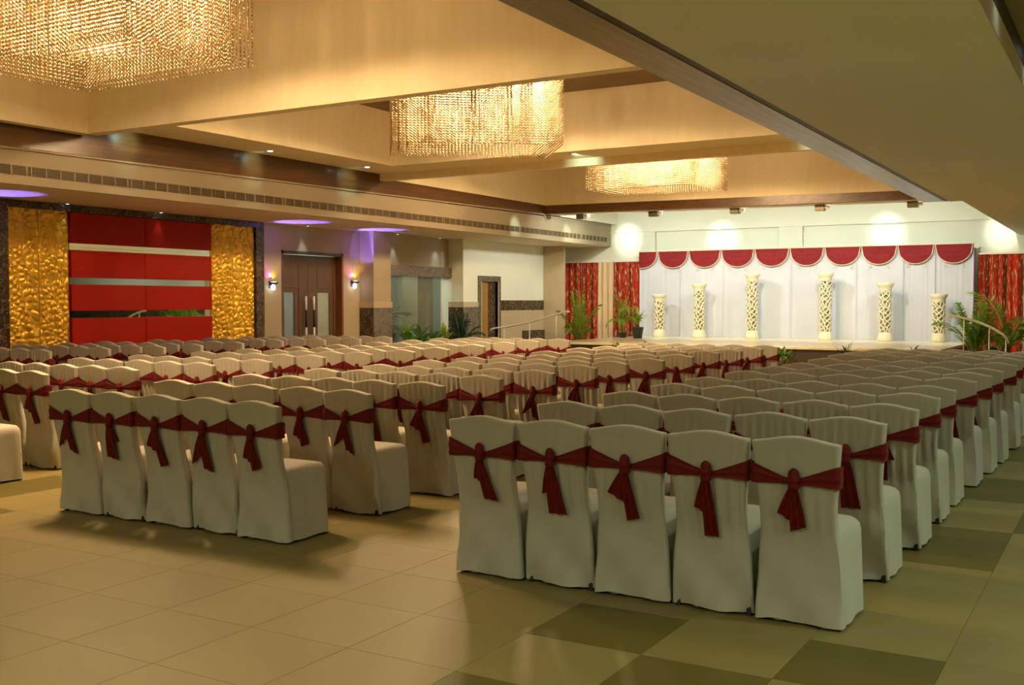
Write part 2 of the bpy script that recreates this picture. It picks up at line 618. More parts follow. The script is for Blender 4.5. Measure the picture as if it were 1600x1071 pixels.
w = MB()
w.box(XL - .25, XL, YN, DY0, 0, 5.3).box(XL - .25, XL, DY0, DY1, DZ, 5.3).box(XL - .25, XL, DY1, GY_0, 0, 5.3)
w.box(XL - .25, XL, GY_0, GY_1, GZ, 5.3)
w.box(XL, XL + .40, 19.2, 19.85, 0, ZS)                                 # pier before the glass
wl = w.build('wall_left', M['wall'])
tag(wl, kind='structure')
w = MB()
w.box(XL - .25, XW2, GY_1, SY0, 0, 5.3).box(XL - .25, XW2, SY0, SY1, SZ, 5.3).box(XL - .25, XW2, SY1, YB, 0, 5.3)
tag(w.build('wall_left_far', M['white']), kind='structure')
tag(boxobj('wall_left_pier', M['beige'], XW2 - .05, -14.26, 27.17, 27.25, 0, ZS), kind='structure')

# marble dado and trims
dado = empty('trim_1')
tag(dado, kind='structure')
boxobj('dado_panel', M['marble'], XL + .001, XL + .40, 19.18, 19.2, 0, 1.44, dado)
boxobj('dado_panel', M['marble_g'], XL + .40, XL + .42, 19.18, 19.87, 0, 1.44, dado)
boxobj('dado_rail', M['beige'], XL, XL + .425, 19.17, 19.875, 1.44, 1.58, dado)
boxobj('dado_panel', M['marble'], XL, XW2, GY_1 - .02, GY_1, 0, 1.44, dado)
boxobj('dado_panel', M['marble_g'], XW2, XW2 + .02, GY_1 - .02, SY0 - .13, 0, 1.44, dado)
boxobj('dado_rail', M['beige'], XL, XW2 + .025, GY_1 - .03, SY0 - .13, 1.44, 1.58, dado)
boxobj('wall_band', M['marble'], XW2, XW2 + .02, SY1 + .14, 27.17, 1.34, 1.62, dado)
boxobj('wall_panel', M['beige'], XW2, XW2 + .015, SY1 + .14, 27.17, 0, 1.34, dado)
boxobj('wall_base', M['marble'], XW2 + .015, XW2 + .05, 25.9, 27.17, 0, 0.76, dado)

# back wall with recessed panels
w = MB()
w.box(XL - .25, 8, YB + .10, YB + .3, 0, 5.3)
w.box(XL - .25, 8, YB, YB + .10, 3.62, 5.3)
w.box(XL - .25, -11.9, YB, YB + .10, 0, 3.62).box(-8.30, -7.66, YB, YB + .10, 0, 3.62).box(-3.3, 8, YB, YB + .10, 0, 3.62)
w.box(XL, 8, YB - .03, YB, 3.60, 3.64)
tag(w.build('wall_back', M['white']), kind='structure')
w = MB()
w.box(-2.22, -1.6, 27.4, YB, 0, ZS)
tag(w.build('wall_right_pier', M['beige']), kind='structure')
tag(boxobj('trim_10', M['marble'], -1.6, XR, YB - .02, YB, 0, 1.5), kind='structure')  # unseen dark band added for the mirror strips to reflect
tag(boxobj('wall_right', M['wall'], XR, XR + .2, YN, YB, 0, 5.3), kind='structure')
tag(boxobj('wall_rear', M['wall'], XL - .25, XR + .2, YN - .2, YN, 0, 5.3), kind='structure')

# ------------------------------------------------------------------ setting: ceilings
ZC = 5.2


def zl(y):          # lower edge of the left-hand veneer band
    return 3.70 + (y - 8.8) * 0.0113


XF = -13.3
c = MB()
c.box(XL, XF - .051, YN, YB, ZS + .003, ZS + .08)                                                    # left soffit
cs = c.build('ceiling_left_soffit', M['soffit'])
tag(cs, kind='structure')
c = MB()
c.hexa([(XF - .05, YN, ZS), (XF, YN, ZS), (XF, YB, ZS), (XF - .05, YB, ZS),
        (XF - .05, YN, zl(YN)), (XF, YN, zl(YN)), (XF, YB, 3.86), (XF - .05, YB, 3.86)])
c.hexa([(XF, YN, zl(YN) - .03), (XF + .035, YN, zl(YN) - .03), (XF + .035, 24.2, zl(24.2) - .03), (XF, 24.2, zl(24.2) - .03),
        (XF, YN, zl(YN) - .004), (XF + .035, YN, zl(YN) - .004), (XF + .035, 24.2, zl(24.2) - .004), (XF, 24.2, zl(24.2) - .004)])
c.box(XF - .02, XF + .02, 24.2, YB, 3.78, 3.84)
fascia = c.build('trim_2', M['fascia'])
tag(fascia, kind='structure')
c = MB()
c.hexa([(XF - .06, YN, zl(YN)), (XF + .03, YN, zl(YN)), (XF + .03, 17.2, zl(17.2)), (XF - .06, 17.2, zl(17.2)),
        (XF - .06, YN, 4.18), (XF + .03, YN, 4.18), (XF + .03, 17.2, 4.20), (XF - .06, 17.2, 4.20)])
c.hexa([(XF - .06, 17.2, zl(17.2)), (XF + .03, 17.2, zl(17.2)), (XF + .03, 24.3, zl(24.3)), (XF - .06, 24.3, zl(24.3)),
        (XF - .06, 17.2, 4.10), (XF + .03, 17.2, 4.10), (XF + .03, 24.3, 4.09), (XF - .06, 24.3, 4.09)])
tag(c.build('trim_3', M['wood']), kind='structure')
c = MB()
c.hexa([(XF, 24.17, 3.875), (-2.9, 24.17, 3.785), (-2.9, 24.28, 3.785), (XF, 24.28, 3.875),
        (XF, 24.17, 4.09), (-2.9, 24.17, 3.99), (-2.9, 24.28, 3.99), (XF, 24.28, 4.09)])
tag(c.build('trim_4', M['wood']), kind='structure')
c = MB()                                                                                # frame past the far band
c.hexa([(XF - .03, 24.28, 3.86), (-2.5, 24.28, 3.775), (-2.5, 24.75, 3.775), (XF - .03, 24.75, 3.86),
        (XF - .03, 24.28, 4.4), (-2.5, 24.28, 4.4), (-2.5, 24.75, 4.4), (XF - .03, 24.75, 4.4)])
tag(c.build('trim_5', M['soffit']), kind='structure')
# stage zone ceiling and side walls over the soffits
c = MB()
c.box(XL, 8, 24.7, YB, 4.4, 4.5)
tag(c.build('ceiling_stage', M['white']), kind='structure')
c = MB()
c.box(XF + .10, XF + .2, 24.75, YB, 3.84, 4.4)
c.box(-2.5, -2.4, 18.35, YB, ZS + .08, 4.4)
tag(c.build('wall_stage_sides', M['white']), kind='structure')

# coffers
X3 = -2.98
c = MB()
# coffer 1
c.box(-13.22, -13.07, YN, 10.1, 4.0, ZC).box(-13.07, X3, 10.1, 10.25, 4.0, ZC)
c.box(-13.07, -13.03, YN, 10.06, 4.0, 4.25).box(-13.07, X3, 10.06, 10.1, 4.0, 4.25)
# coffer 2: left face with ledge and lip, far face with ledge
c.box(XF, -12.3, 10.25, 16.3, 4.18, 4.25).box(-12.4, -12.3, 10.25, 16.3, 4.25, ZC).box(-12.3, -12.27, 10.25, 16.27, 4.18, 4.30)
c.box(XF, X3, 16.3, 17.2, 4.18, 4.25).box(-12.4, X3, 16.3, 16.4, 4.25, ZC)
c.box(XF, X3, 17.2, 17.35, 4.04, ZC)
# coffer 3
c.box(XF - .1, XF - .0, 17.35, 24.3, 4.09, ZC).box(XF, XF + .04, 17.35, 24.2, 4.095, 4.35)
c.box(XF, X3, 24.22, 24.3, 3.99, ZC)
c.hexa([(XF + .04, 24.15, 4.085), (X3, 24.15, 3.985), (X3, 24.22, 3.985), (XF + .04, 24.22, 4.085), (XF + .04, 24.15, 4.35), (X3, 24.15, 4.33), (X3, 24.22, 4.33), (XF + .04, 24.22, 4.35)])
c.box(-13.22, -13.07, YN, 10.1, ZC, 5.8).box(-13.07, X3, 10.1, 10.25, ZC, 5.8).box(-13.2, X3, YN, 10.2, 5.8, 5.9).box(X3, X3 + .1, YN, 10.2, ZC, 5.9)
c.box(X3, X3 + .1, YN, 18.25, 3.29, ZC).box(X3, X3 + .1, 18.25, 24.3, 3.9, ZC)
tag(c.build('ceiling_coffers', M['coffer']), kind='structure')
c = MB()
c.box(XL - .2, 8.2, 10.22, 24.7, ZC, ZC + .1).box(XL - .2, -13.2, YN, 10.22, ZC, ZC + .1).box(X3 + .05, 8.2, YN, 10.22, ZC, ZC + .1)
tag(c.build('ceiling_upper', M['wood_c']), kind='structure')

# right soffit, wood strip along the tray and the recessed tray on the far right
c = MB()
c.box(-2.40, -.75, YN, YB, ZS, ZS + .10)
c.box(-.75, XR, 26, YB, ZS, ZS + .10)
c.box(-2.585, -2.40, YN, 18.35, ZS, ZS + .10)
tag(c.build('ceiling_right_soffit', M['soffit_r']), kind='structure')
tag(boxobj('trim_6', M['stripe'], -2.655, -2.585, YN, 18.32, ZS + .004, ZS + .10), kind='structure')
tag(boxobj('trim_7', M['wood_g'], X3, -2.655, YN, 18.28, ZS, ZS + .10), kind='structure')
tag(boxobj('trim_8', M['ceil'], -.80, -.745, YN, 26, ZS + .002, ZS + .15), kind='structure')
tag(boxobj('trim_9', M['stripe'], -.80, -.742, YN, 26, ZS + .15, ZS + .29), kind='structure')
tag(boxobj('ceiling_right_tray', M['olive'], -.80, XR, YN, 26, ZS + .29, ZS + .36), kind='structure')

# ------------------------------------------------------------------ lobby behind the glass
w = MB()
w.box(-18.3, -18.2, 15.5, 24.5, 0, 3.1)
w.box(-18.3, XL - .25, 24.4, 24.5, 0, 3.1).box(-18.3, XL - .25, 15.4, 15.5, 0, 3.1)
w.box(-18.3, XL - .25, 15.4, 24.5, 3.1, 3.2)
tag(w.build('wall_lobby', M['lobby']), kind='structure')
tag(boxobj('wall_lobby_pier', M['beige'], -16.7, -16.2, 22.6, 23.3, 0, 3.1), kind='structure')

# window_1: the glass screen
win = empty('window_1', (XL - .1, (GY_0 + GY_1) / 2, 0))
tag(win, kind='structure')
win.location = (0, 0, 0)
boxobj('glass_pane', M['glass'], XL - .06, XL - .045, GY_0, 21.9, 0.05, GZ, win)
boxobj('glass_pane', M['glass'], XL - .075, XL - .06, 21.88, GY_1 - .25, 0.05, GZ, win)
boxobj('window_frame', M['steel'], XL - .08, XL - .03, GY_1 - .27, GY_1 - .24, 0.0, GZ, win)
boxobj('lintel', M['marble_g'], XL - .02, XL + .10, GY_0, GY_1, GZ - .005, GZ + .25, win)
boxobj('sill', M['marble'], XL - .12, XL + .0, GY_0, GY_1, 0.0, .05, win)

# ------------------------------------------------------------------ door_1: brown double door
d1 = empty('door_1')
tag(d1, kind='structure')
dm = (DY0 + DY1) / 2
fx = XL - .16            # face of the leaves
boxobj('door_jamb', M['door'], XL - .24, XL + .01, DY0, DY0 + .06, 0, DZ, d1)
boxobj('door_jamb', M['door_r'], XL - .24, XL + .01, DY1 - .06, DY1, 0, DZ, d1)
boxobj('door_head', M['door'], XL - .24, XL + .01, DY0, DY1, DZ - .06, DZ, d1)
for s, (a, b, gm) in enumerate(((DY0 + .065, dm - .003, 'frost'), (dm + .003, DY1 - .065, 'frost_w'))):
    lf = MB()
    x0, x1 = fx - .05, fx
    if s == 0:
        ga, gb = a + .12, a + .50
    else:
        ga, gb = b - .62, b - .22
    zb, zt = .35, 1.78
    lf.box(x0, x1, a, b, zt, DZ - .07).box(x0, x1, a, b, 0.01, zb).box(x0, x1, a, ga, zb, zt).box(x0, x1, gb, b, zb, zt)
    leaf = lf.build('door_leaf', M['door'], d1)
    boxobj('glass_pane', M[gm], x0 + .02, x0 + .03, ga, gb, zb, zt, leaf)
    # raised upper panel and its edge strips
    pa, pb = (a + .10, b - .30) if s == 0 else (a + .30, b - .10)
    boxobj('door_panel', M['door'], fx, fx + .012, pa, pb, 1.88, 2.38, leaf, bevel=.006)
    boxobj('edge_strip', M['door_r'], fx, fx + .018, pb, pb + .02, .05, 2.38, leaf)
    hy = dm - .14 if s == 0 else dm + .12
    h = MB()
    h.tube([(fx + .07, hy, .72), (fx + .07, hy, 1.02)], .021, 12, 0).tube([(fx + .07, hy, 1.02), (fx + .07, hy, 1.40)], .025, 12, 1)
    h.tube([(fx + .07, hy, 1.40), (fx + .07, hy, 1.70)], .021, 12, 0)
    for zz in (.80, 1.62):
        h.tube([(fx, hy, zz), (fx + .07, hy, zz)], .012, 8, 0)
    h.build('handle', [M['steel'], M['black']], leaf, smooth=True)

# ------------------------------------------------------------------ door_2: narrow door in a marble surround
d2 = empty('door_2')
tag(d2, kind='structure')
fw = .14
boxobj('door_frame', M['marble_g'], XW2 - .24, XW2 + .03, SY0 - fw, SY0, 0, SZ, d2)
boxobj('door_frame', M['marble_g'], XW2 - .24, XW2 + .03, SY1, SY1 + fw, 0, SZ, d2)
boxobj('door_frame', M['marble_g'], XW2 - .24, XW2 + .03, SY0 - fw, SY1 + fw, SZ, SZ + .15, d2)
boxobj('frame_edge', M['plaster'], XW2 + .03, XW2 + .04, SY0 - .02, SY0, 0, SZ, d2)
boxobj('frame_edge', M['plaster'], XW2 + .03, XW2 + .04, SY1, SY1 + .02, 0, SZ, d2)
boxobj('door_leaf', M['ydoor'], XW2 - .10, XW2 - .05, SY0, SY0 + .44, 0.01, SZ - .02, d2)
boxobj('door_leaf', M['marble'], XW2 - .10, XW2 - .06, SY0 + .44, SY1, 0.01, SZ, d2)  # no leaf: dark marble panel standing in for the dark corridor

# ------------------------------------------------------------------ lamps: builders
def lamp_disc(name, loc, label, r=.055, lens='lens', normal='down'):
    t = empty(name, loc)
    MB().lathe([(r * .78, .0), (r, -.006), (r * 1.25, -.006), (r * 1.3, 0), (r * 1.3, .01), (r * .78, .012)], 20).build('trim_ring', M['steel'], t, smooth=True)
    MB().lathe([(0.002, -.002), (r * .76, -.004), (r * .76, .002)], 16).build('lens', M[lens], t)
    tag(t, label, 'downlight', 'recessed downlights')
    return t


# ledge downlights of the coffers
for i, (x, y, z, lb) in enumerate([
        (-12.86, 10.95, 4.18, 'round downlight in ceiling ledge just behind the corner of the nearest coffer'),
        (-12.88, 13.63, 4.18, 'round downlight glowing in ceiling ledge halfway along left side of second coffer'),
        (-12.80, 16.20, 4.18, 'round downlight glowing in ceiling ledge at far left corner of second coffer'),
        (-8.52, 16.62, 4.18, 'round downlight in ceiling ledge between second and farthest chandelier'),
        (-4.25, 16.62, 4.18, 'round downlight in ceiling ledge near right end of far cross beam')]):
    lamp_disc('downlight', (x, y, z), lb, .06)
    spot('downlight_beam', (x, y, z - .04), (x - .42, y, z - .20) if i < 3 else (x - .1, y + .75, z - .16), P_DOWN * .8, COOL, 80, 1.0, .04)
    spot('downlight_beam', (x, y, z - .04), (x, y, 0), P_DOWN, COOL, 75, .8, .05)
# small wall washers in the left soffit
for i, (y, lb, p) in enumerate([
        (11.35, 'tiny bright downlight above the left gold panel', .4),
        (13.30, 'tiny bright downlight above the middle of the red panels', .4),
        (17.25, 'tiny downlight above the brown double doors', 1),
        (20.45, 'tiny downlight above near end of the glass screen', 1),
        (22.25, 'tiny downlight above far end of the glass screen', 1)]):
    lamp_disc('downlight', (XL + .16, y, ZS - .002), lb, .035, 'lens_v')
    spot('wall_washer_beam', (XL + .16, y, ZS - .04), (XL + .05, y, 1.0), P_WALL * p, (.8, .95, 1.0), 55, .7, .03)
# downlights of the right-hand tray
for y in (4.8, 7.0, 8.95, 11.0, 13.0, 15.0, 17.0, 19.0):
    if y in (7.0, 8.95):
        lamp_disc('downlight', (-.52, y, ZS + .285), 'round downlight in right-hand ceiling tray, %s of the two' % ('nearer' if y < 8 else 'farther'), .05)
    spot('tray_beam', (-.1, y, ZS + .24), (-.1, y, 0), P_RIGHT, COOL, 140, .6, .05)
    spot('tray_glow', (-.52, y, ZS + .24), (-.75, y, ZS + .02), .8, COOL, 80, .9, .03)
# unseen fill lamps added behind the camera and along the right side
for x, y in ((-1.5, -3.0), (-1.5, 1.2), (2.5, -3.0), (2.5, 1.2), (2.5, 5.5), (4.5, 2.0), (4.5, 9.0), (4.5, 14.0), (4.5, 19.0), (-6.5, -3.5), (-4.2, -1.5), (-10.5, -2.5)):
    spot('rear_fill', (x, y, ZS + (.2 if x > -.7 else -.05 if x > -2.5 else .75)), (x, y, 0), P_REAR * (3.2 if x > 4 else 1.9 if x > 2 else .75 if x > -3 else 3.2), REAR, 150, .6, .12)
# box floodlights under the far edge of the tray
for i, (x, z) in enumerate([(-12.38, 3.855), (-10.36, 3.835), (-8.26, 3.82), (-6.24, 3.80), (-4.22, 3.785)]):
    t = empty('floodlight', (x, 24.55, z))
    MB().box(-.11, .11, -.09, .09, -.13, 0).build('housing', M['gunmetal'], t, bevel=.008)
    MB().box(-.05, .05, -.03, .03, 0.0, .03).build('bracket', M['gunmetal'], t)
    MB().box(.11, .20, -.06, .07, -.085, -.02).build('lamp_head', M['steel'], t, bevel=.01)
    MB().box(.115, .195, .07, .078, -.08, -.025).build('lens', M['lens_s'], t)
    tag(t, 'grey box floodlight under far ceiling edge, %s from left' % ('first', 'second', 'third', 'fourth', 'fifth')[i], 'floodlight', 'box floodlights above the stage')
    spot('floodlight_beam', (x + .15, 24.72, z - .10), (x, 28.3, 1.7), P_STAGE, STAGE, 110, .8, .08)
# wall washers hidden above the stage
for x, z in ((-12.75, 3.42), (-9.9, 3.36), (-5.5, 3.40), (-2.75, 3.3)):
    spot('wall_wash_beam', (x, 26.4, 4.25), (x, 28.3, z), P_WASH, (1.0, 1.0, .80), 30, 1.0, .06)
spot('stage_side_fill', (-10.3, 24.85, 3.70), (-15.0, 25.0, 1.9), P_STAGE * 1.9, STAGE, 80, .8, .1)  # unseen fill added to brighten the far left wall
spot('stage_side_fill', (-5.0, 24.85, 3.66), (-2.5, 25.7, 1.0), P_STAGE * 1.2, STAGE, 60, .8, .1)  # unseen fill added to brighten the palms at the right
for x in (0.0, 3.5):
    spot('stage_side_fill', (x, 24.6, 3.1), (x + .8, 28.3, 1.7), P_STAGE * .5, STAGE, 100, .8, .1)  # unseen fills lighting the back wall that the mirror strips reflect
for y in (22.7, 25.5):
    spot('fascia_beam', (XF + .85, y - .15, 4.02), (XF, y, 3.42), P_DOWN * 3, (.75, 1.0, .85), 36, 1.0, .03)


def chandelier(beads, name, x, y, rz, label, up=0.0, power=1.0):
    """drum of crystal bead strands on a ceiling plate"""
    t = empty(name, (x, y, ZC), rz)
    W2, D2 = 1.18, .74
    MB().box(-W2 - .02, W2 + .02, -D2 - .02, D2 + .02, -.10, up).build('ceiling_plate', M['plate'], t)
    r = MB()
    for a, b in ((-1, 1), (1, 1)):
        pass
    r.box(-W2 - .03, W2 + .03, -D2 - .03, -D2 - .015, -.26, 0).box(-W2 - .03, W2 + .03, D2 + .015, D2 + .03, -.26, 0)
    r.box(-W2 - .03, -W2 - .015, -D2, D2, -.26, 0).box(W2 + .015, W2 + .03, -D2, D2, -.26, 0)
    r.build('rim', M['plate'], t)
    for nm, me in beads:
        o = link(nm, me, t)
        tag(o, kind='stuff')
    for i in range(5):
        for j in range(3):
            bx, by = -.84 + i * .42, -.42 + j * .42
            b = MB()
            b.lathe([(.004, -.20), (.022, -.19), (.03, -.165), (.022, -.14), (.012, -.12), (.012, -.10)], 10, (bx, by, 0))
            b.build('bulb', M['bulb'], t, smooth=True)
    tag(t, label, 'chandelier', 'crystal strand chandeliers')
    spot('chandelier_lamp', (x, y, ZC - 1.22), (x, y, 0), P_CHAND * .8, WARM, 136, .5, .15)
    for sx in (-.7, 0, .7):
        p = Matrix.Rotation(rz, 4, 'Z') @ Vector((sx, 0, 0))
        point('chandelier_lamp', (x + p.x, y + p.y, ZC - .40), P_CHAND * .34 * power, WARM, .12)
    for sx in (-.55, .55):
        for sy in (-.3, .3):
            p = Matrix.Rotation(rz, 4, 'Z') @ Vector((sx, sy, 0))
            spot('chandelier_lamp', (x + p.x, y + p.y, ZC - .22), (x + p.x, y + p.y, 0), P_CHAND * power, WARM, 167, .12, .22)
    return t


def strand_mesh(name, spots, rad=.0105, pitch=.036):
    """spots: (x, y, z_top, z_bottom); each strand a string of faceted beads"""
    base = np.array([(1, 0, 0), (0, 1, 0), (-1, 0, 0), (0, -1, 0)], float) * rad
    top = np.array([[0, 0, pitch * .5]])
    bot = np.array([[0, 0, -pitch * .5]])
    bead = np.vstack([base, top, bot])
    tri = np.array([(0, 1, 4), (1, 2, 4), (2, 3, 4), (3, 0, 4), (1, 0, 5), (2, 1, 5), (3, 2, 5), (0, 3, 5)])
    cs = []
    for x, y, z1, z0 in spots:
        n = int((z1 - z0) / pitch)
        cs += [(x, y, z0 + pitch * (k + .5)) for k in range(n)]
    cs = np.array(cs)
    ang = np.random.RandomState(3).rand(len(cs)) * PI / 2
    ca, sa = np.cos(ang), np.sin(ang)
    V = np.repeat(bead[None], len(cs), 0)
    Vx = V[:, :, 0] * ca[:, None] - V[:, :, 1] * sa[:, None]
    Vy = V[:, :, 0] * sa[:, None] + V[:, :, 1] * ca[:, None]
    V[:, :, 0], V[:, :, 1] = Vx, Vy
    V = (V + cs[:, None, :]).reshape(-1, 3)
    F = (tri[None] + (np.arange(len(cs)) * 6)[:, None, None]).reshape(-1)
    me = bpy.data.meshes.new(name)
    me.vertices.add(len(V))
    me.vertices.foreach_set('co', V.reshape(-1))
    me.loops.add(len(F))
    me.loops.foreach_set('vertex_index', F.astype(np.int32))
    me.polygons.add(len(F) // 3)
    me.polygons.foreach_set('loop_start', np.arange(0, len(F), 3, dtype=np.int32))
    me.update(calc_edges=True)
    me.materials.append(M['crystal'])
    return me


def rect_spots(w, d, step):
    out = []
    nx, ny = max(2, round(2 * w / step)), max(2, round(2 * d / step))
    for i in range(nx):
        out += [(-w + 2 * w * i / nx, -d), (w - 2 * w * i / nx, d)]
    for i in range(ny):
        out += [(w, -d + 2 * d * i / ny), (-w, d - 2 * d * i / ny)]
    return out


ZD = -1.45
outer = [(x, y, -.10, ZD + .012 * k) for k in range(3) for x, y in rect_spots(1.175 - .115 * k, .735 - .115 * k, .050)]
inner = [(x, y, -.10, ZD + .12) for x, y in rect_spots(.62, .28, .065)]
inner += [(-.55 + .10 * i, -.20 + .10 * j, -.90, ZD + .12) for i in range(12) for j in range(5)]
beads = [('outer_bead_curtain', strand_mesh('outer_bead_curtain', outer)), ('inner_bead_curtain', strand_mesh('inner_bead_curtain', inner))]
chandelier(beads, 'chandelier', -8.27, 6.55, 0, 'large rectangular crystal bead chandelier hanging nearest, at upper left', .6, .80)
chandelier(beads, 'chandelier', -8.22, 12.85, R(38), 'rectangular crystal bead chandelier hanging in the middle ceiling coffer', 0.0, .95)
chandelier(beads, 'chandelier', -8.08, 19.28, 0, 'rectangular crystal bead chandelier hanging in the farthest ceiling coffer', 0.0, 1.4)

# ------------------------------------------------------------------ feature wall: gold relief, red panels, mirrors, marble frame
fwall = empty('feature_wall_panel', (XL, 13.1, 0))
fwall.location = (XL, 0, 0)
tag(fwall, 'large wall panel of red boards, mirror strips and gold reliefs in dark marble', 'wall panel')
boxobj('marble_frame', M['marble'], 0, .09, 9.95, 10.32, 0, 3.08, fwall)
boxobj('marble_frame', M['marble'], 0, .09, 15.78, 16.0, 0, 3.08, fwall)
boxobj('marble_frame', M['marble'], 0, .09, 9.95, 16.0, 3.08, ZS, fwall)
boxobj('backing', M['black'], 0, .01, 10.32, 15.78, 0, 3.08, fwall)


def relief(y0, y1, seed):
    rs = np.random.RandomState(seed)
    nx, nz = 46, 190
    z0, z1 = .05, 3.08
    yy, zz = np.meshgrid(np.linspace(0, y1 - y0, nx), np.linspace(z0, z1, nz))
    pts = []
    for k in range(5):
        cy, cz = rs.rand() * (y1 - y0), .3 + k * .62 + rs.rand() * .2
        for ring, cnt in ((.08, 7), (.18, 12), (.30, 16), (.43, 20)):
            for a in range(cnt):
                th = 2 * PI * (a + .5 * (ring > .1)) / cnt
                pts.append((cy + ring * math.cos(th), cz + ring * math.sin(th), th))
    pts = np.array(pts)
    d1 = np.full(yy.shape, 9.)
    d2 = np.full(yy.shape, 9.)
    for py, pz, th in pts:
        dy, dz = yy - py, zz - pz
        u = (dy * math.cos(th) + dz * math.sin(th)) * .62
        v = -dy * math.sin(th) + dz * math.cos(th)
        d = np.hypot(u, v)
        d2 = np.minimum(np.maximum(d, d1), d2)
        d1 = np.minimum(d, d1)
    h = np.clip((d2 - d1) * 1.3, 0, .06) ** .6 * .16
    h += .012 * np.sin(yy * 26 + zz * 9)
    edge = np.minimum(np.minimum(yy, (y1 - y0) - yy) / .03, 1)
    h = np.clip(h, 0, .05) * edge
    mb = MB()
    mb.grid([[(.02 + h[j, i], y0 + yy[j, i], zz[j, i]) for i in range(nx)] for j in range(nz)])
    return mb


for y0, y1, sd in ((10.33, 10.895, 1), (10.90, 11.455, 2), (14.605, 15.19, 3), (15.195, 15.775, 4)):
    relief(y0, y1, sd).build('gold_relief', M['gold'], fwall, smooth=True)
for z0, z1 in ((2.565, 3.075), (1.985, 2.445), (1.425, 1.87), (.05, 1.30)):
    for y0, y1 in ((11.47, 13.0), (13.01, 14.59)):
        boxobj('red_panel', M['red'], .01, .075, y0, y1, z0, z1, fwall, bevel=.004)
for z0, z1 in ((2.445, 2.565), (1.87, 1.985), (1.30, 1.425)):
    boxobj('mirror_strip', M['mirror'], .01, .02, 11.47, 14.59, z0, z1, fwall)

# ------------------------------------------------------------------ long air grille on the left fascia
gv = empty('air_grille', (XF, 0, 0))
tag(gv, 'long linear bronze air grille running along the left ceiling fascia', 'air grille')
gx0, seg = 4.2, 1.705
nseg = 14
sl_me = MB().box(.004, .020, 0, seg - .04, -.004, .004).mesh('slat', M['vent'])
dv_me = MB().box(.004, .024, -.005, .005, -.065, .065).mesh('divider', M['vent_b'])
for s in range(nseg):
    y0 = gx0 + s * seg
    zc = 3.395
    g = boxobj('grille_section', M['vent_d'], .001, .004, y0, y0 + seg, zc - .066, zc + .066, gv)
    for k in range(5):
        o = link('slat', sl_me, g, (0, y0 + .02, zc - .052 + k * .026))
    for k in range(8):
        o = link('divider', dv_me, g, (0, y0 + .006 + k * (seg - .07) / 7, zc))

# ------------------------------------------------------------------ wall sconces
for i, (y, z, lb) in enumerate([(16.27, 1.955, 'small black wall sconce throwing rainbow light, left of double doors'),
                                (18.92, 2.02, 'small black wall sconce throwing rainbow light, right of double doors')]):
    t = empty('wall_sconce', (XL, y, z))
    MB().box(0, .02, -.05, .05, -.10, .05).build('back_plate', M['black'], t, bevel=.004)
    MB().lathe([(.045, -.02), (.085, .0), (.09, .02), (.075, .025)], 18, (.10, 0, 0)).build('cup', M['black'], t, smooth=True)
    MB().box(.0, .11, -.02, .02, -.03, -.005).build('arm', M['black'], t)
    MB().lathe([(.003, -.14), (.03, -.13), (.045, -.09), (.04, -.05), (.02, -.02)], 14, (.08, 0, 0)).build('lower_globe', M['led_w'], t, smooth=True)
    for dy, mm in ((-.05, 'led_m'), (0, 'led_w'), (.05, 'led_y')):
        MB().lathe([(.003, .036), (.018, .032), (.02, .02)], 10, (.09, dy, 0)).build('led', M[mm], t, smooth=True)
    tag(t, lb, 'wall sconce', 'rainbow wall sconces')
    for dy, ty, cc, p, an in ((-.06, -.20, (1, .05, .35), 16, 45), (-.02, -.06, (.75, .2, 1), 12, 40), (.05, .20, (1, .5, .02), 16, 45), (.0, .02, (.8, .9, 1), 5, 35)):
        spot('sconce_beam', (XL + .06, y + dy * .6, z + .055), (XL - .01, y + ty * .75, z + .27), p * .55, cc, an + 20, 1.0, .006)
    spot('sconce_beam', (XL + .30, y, z + .05), (XL + .7, y + .1, ZS), 170, (.26, .17, 1.0), 50, .35, .01)
    spot('sconce_beam', (XL + .08, y, z - .06), (XL + .03, y, z - .5), 2.5, (1, 1, 1), 60, .9, .01)
spot('sconce_beam', (XL + .30, 9.6, 2.0), (XL + .7, 9.75, ZS), 170, (.26, .17, 1.0), 50, .35, .01)
spot('sconce_beam', (XL + .34, 18.35, 2.25), (XL + .22, 19.2, 2.85), 60, (.28, .17, 1.0), 48, .5, .01)
point('lobby_fill', (-17.0, 20.5, 2.7), 80, (.85, 1.0, .92), .2)  # unseen fill lamps added to brighten the lobby
point('lobby_fill', (-17.0, 17.3, 2.7), 45, (.75, .95, 1.0), .2)

# ------------------------------------------------------------------ stage
SX0, SX1, SYF, SH = -12.25, -3.35, 22.85, .60
st = empty('stage', (0, 0, 0))
tag(st, 'low stage platform with glossy cream top and dark skirt', 'stage')
boxobj('platform_top', M['stage'], SX0, SX1, SYF, YB - .35, SH - .06, SH, st, bevel=.008)
n = 9
for k in range(n):
    a, b = SX0 + .04 + (SX1 - SX0 - .08) * k / n, SX0 + .04 + (SX1 - SX0 - .08) * (k + 1) / n
    boxobj('skirt_panel', M['skirt'], a + .004, b - .004, SYF + .05, SYF + .08, 0, SH - .06, st)
boxobj('platform_body', M['skirt'], SX0 + .04, SX1 - .04, SYF + .08, YB - .4, 0.001, SH - .06, st)


def steps(name, x, dirx, label):
    t = empty(name, (x, 23.35, 0))
    for k in range(3):
        xa, xb = x + dirx * .32 * k, x + dirx * .32 * (k + 1)
        xa, xb = min(xa, xb) - x, max(xa, xb) - x
        MB().box(xa + .003, xb - .003, 0, 1.5, 0, SH * (3 - k) / 4).build('step', M['stage'], t, bevel=.005)
    tag(t, label, 'steps', 'stage steps')


steps('stage_steps', SX0 - .01, -1, 'cream steps at left end of the stage')
steps('stage_steps', SX1 + .01, 1, 'cream steps at right end of the stage')


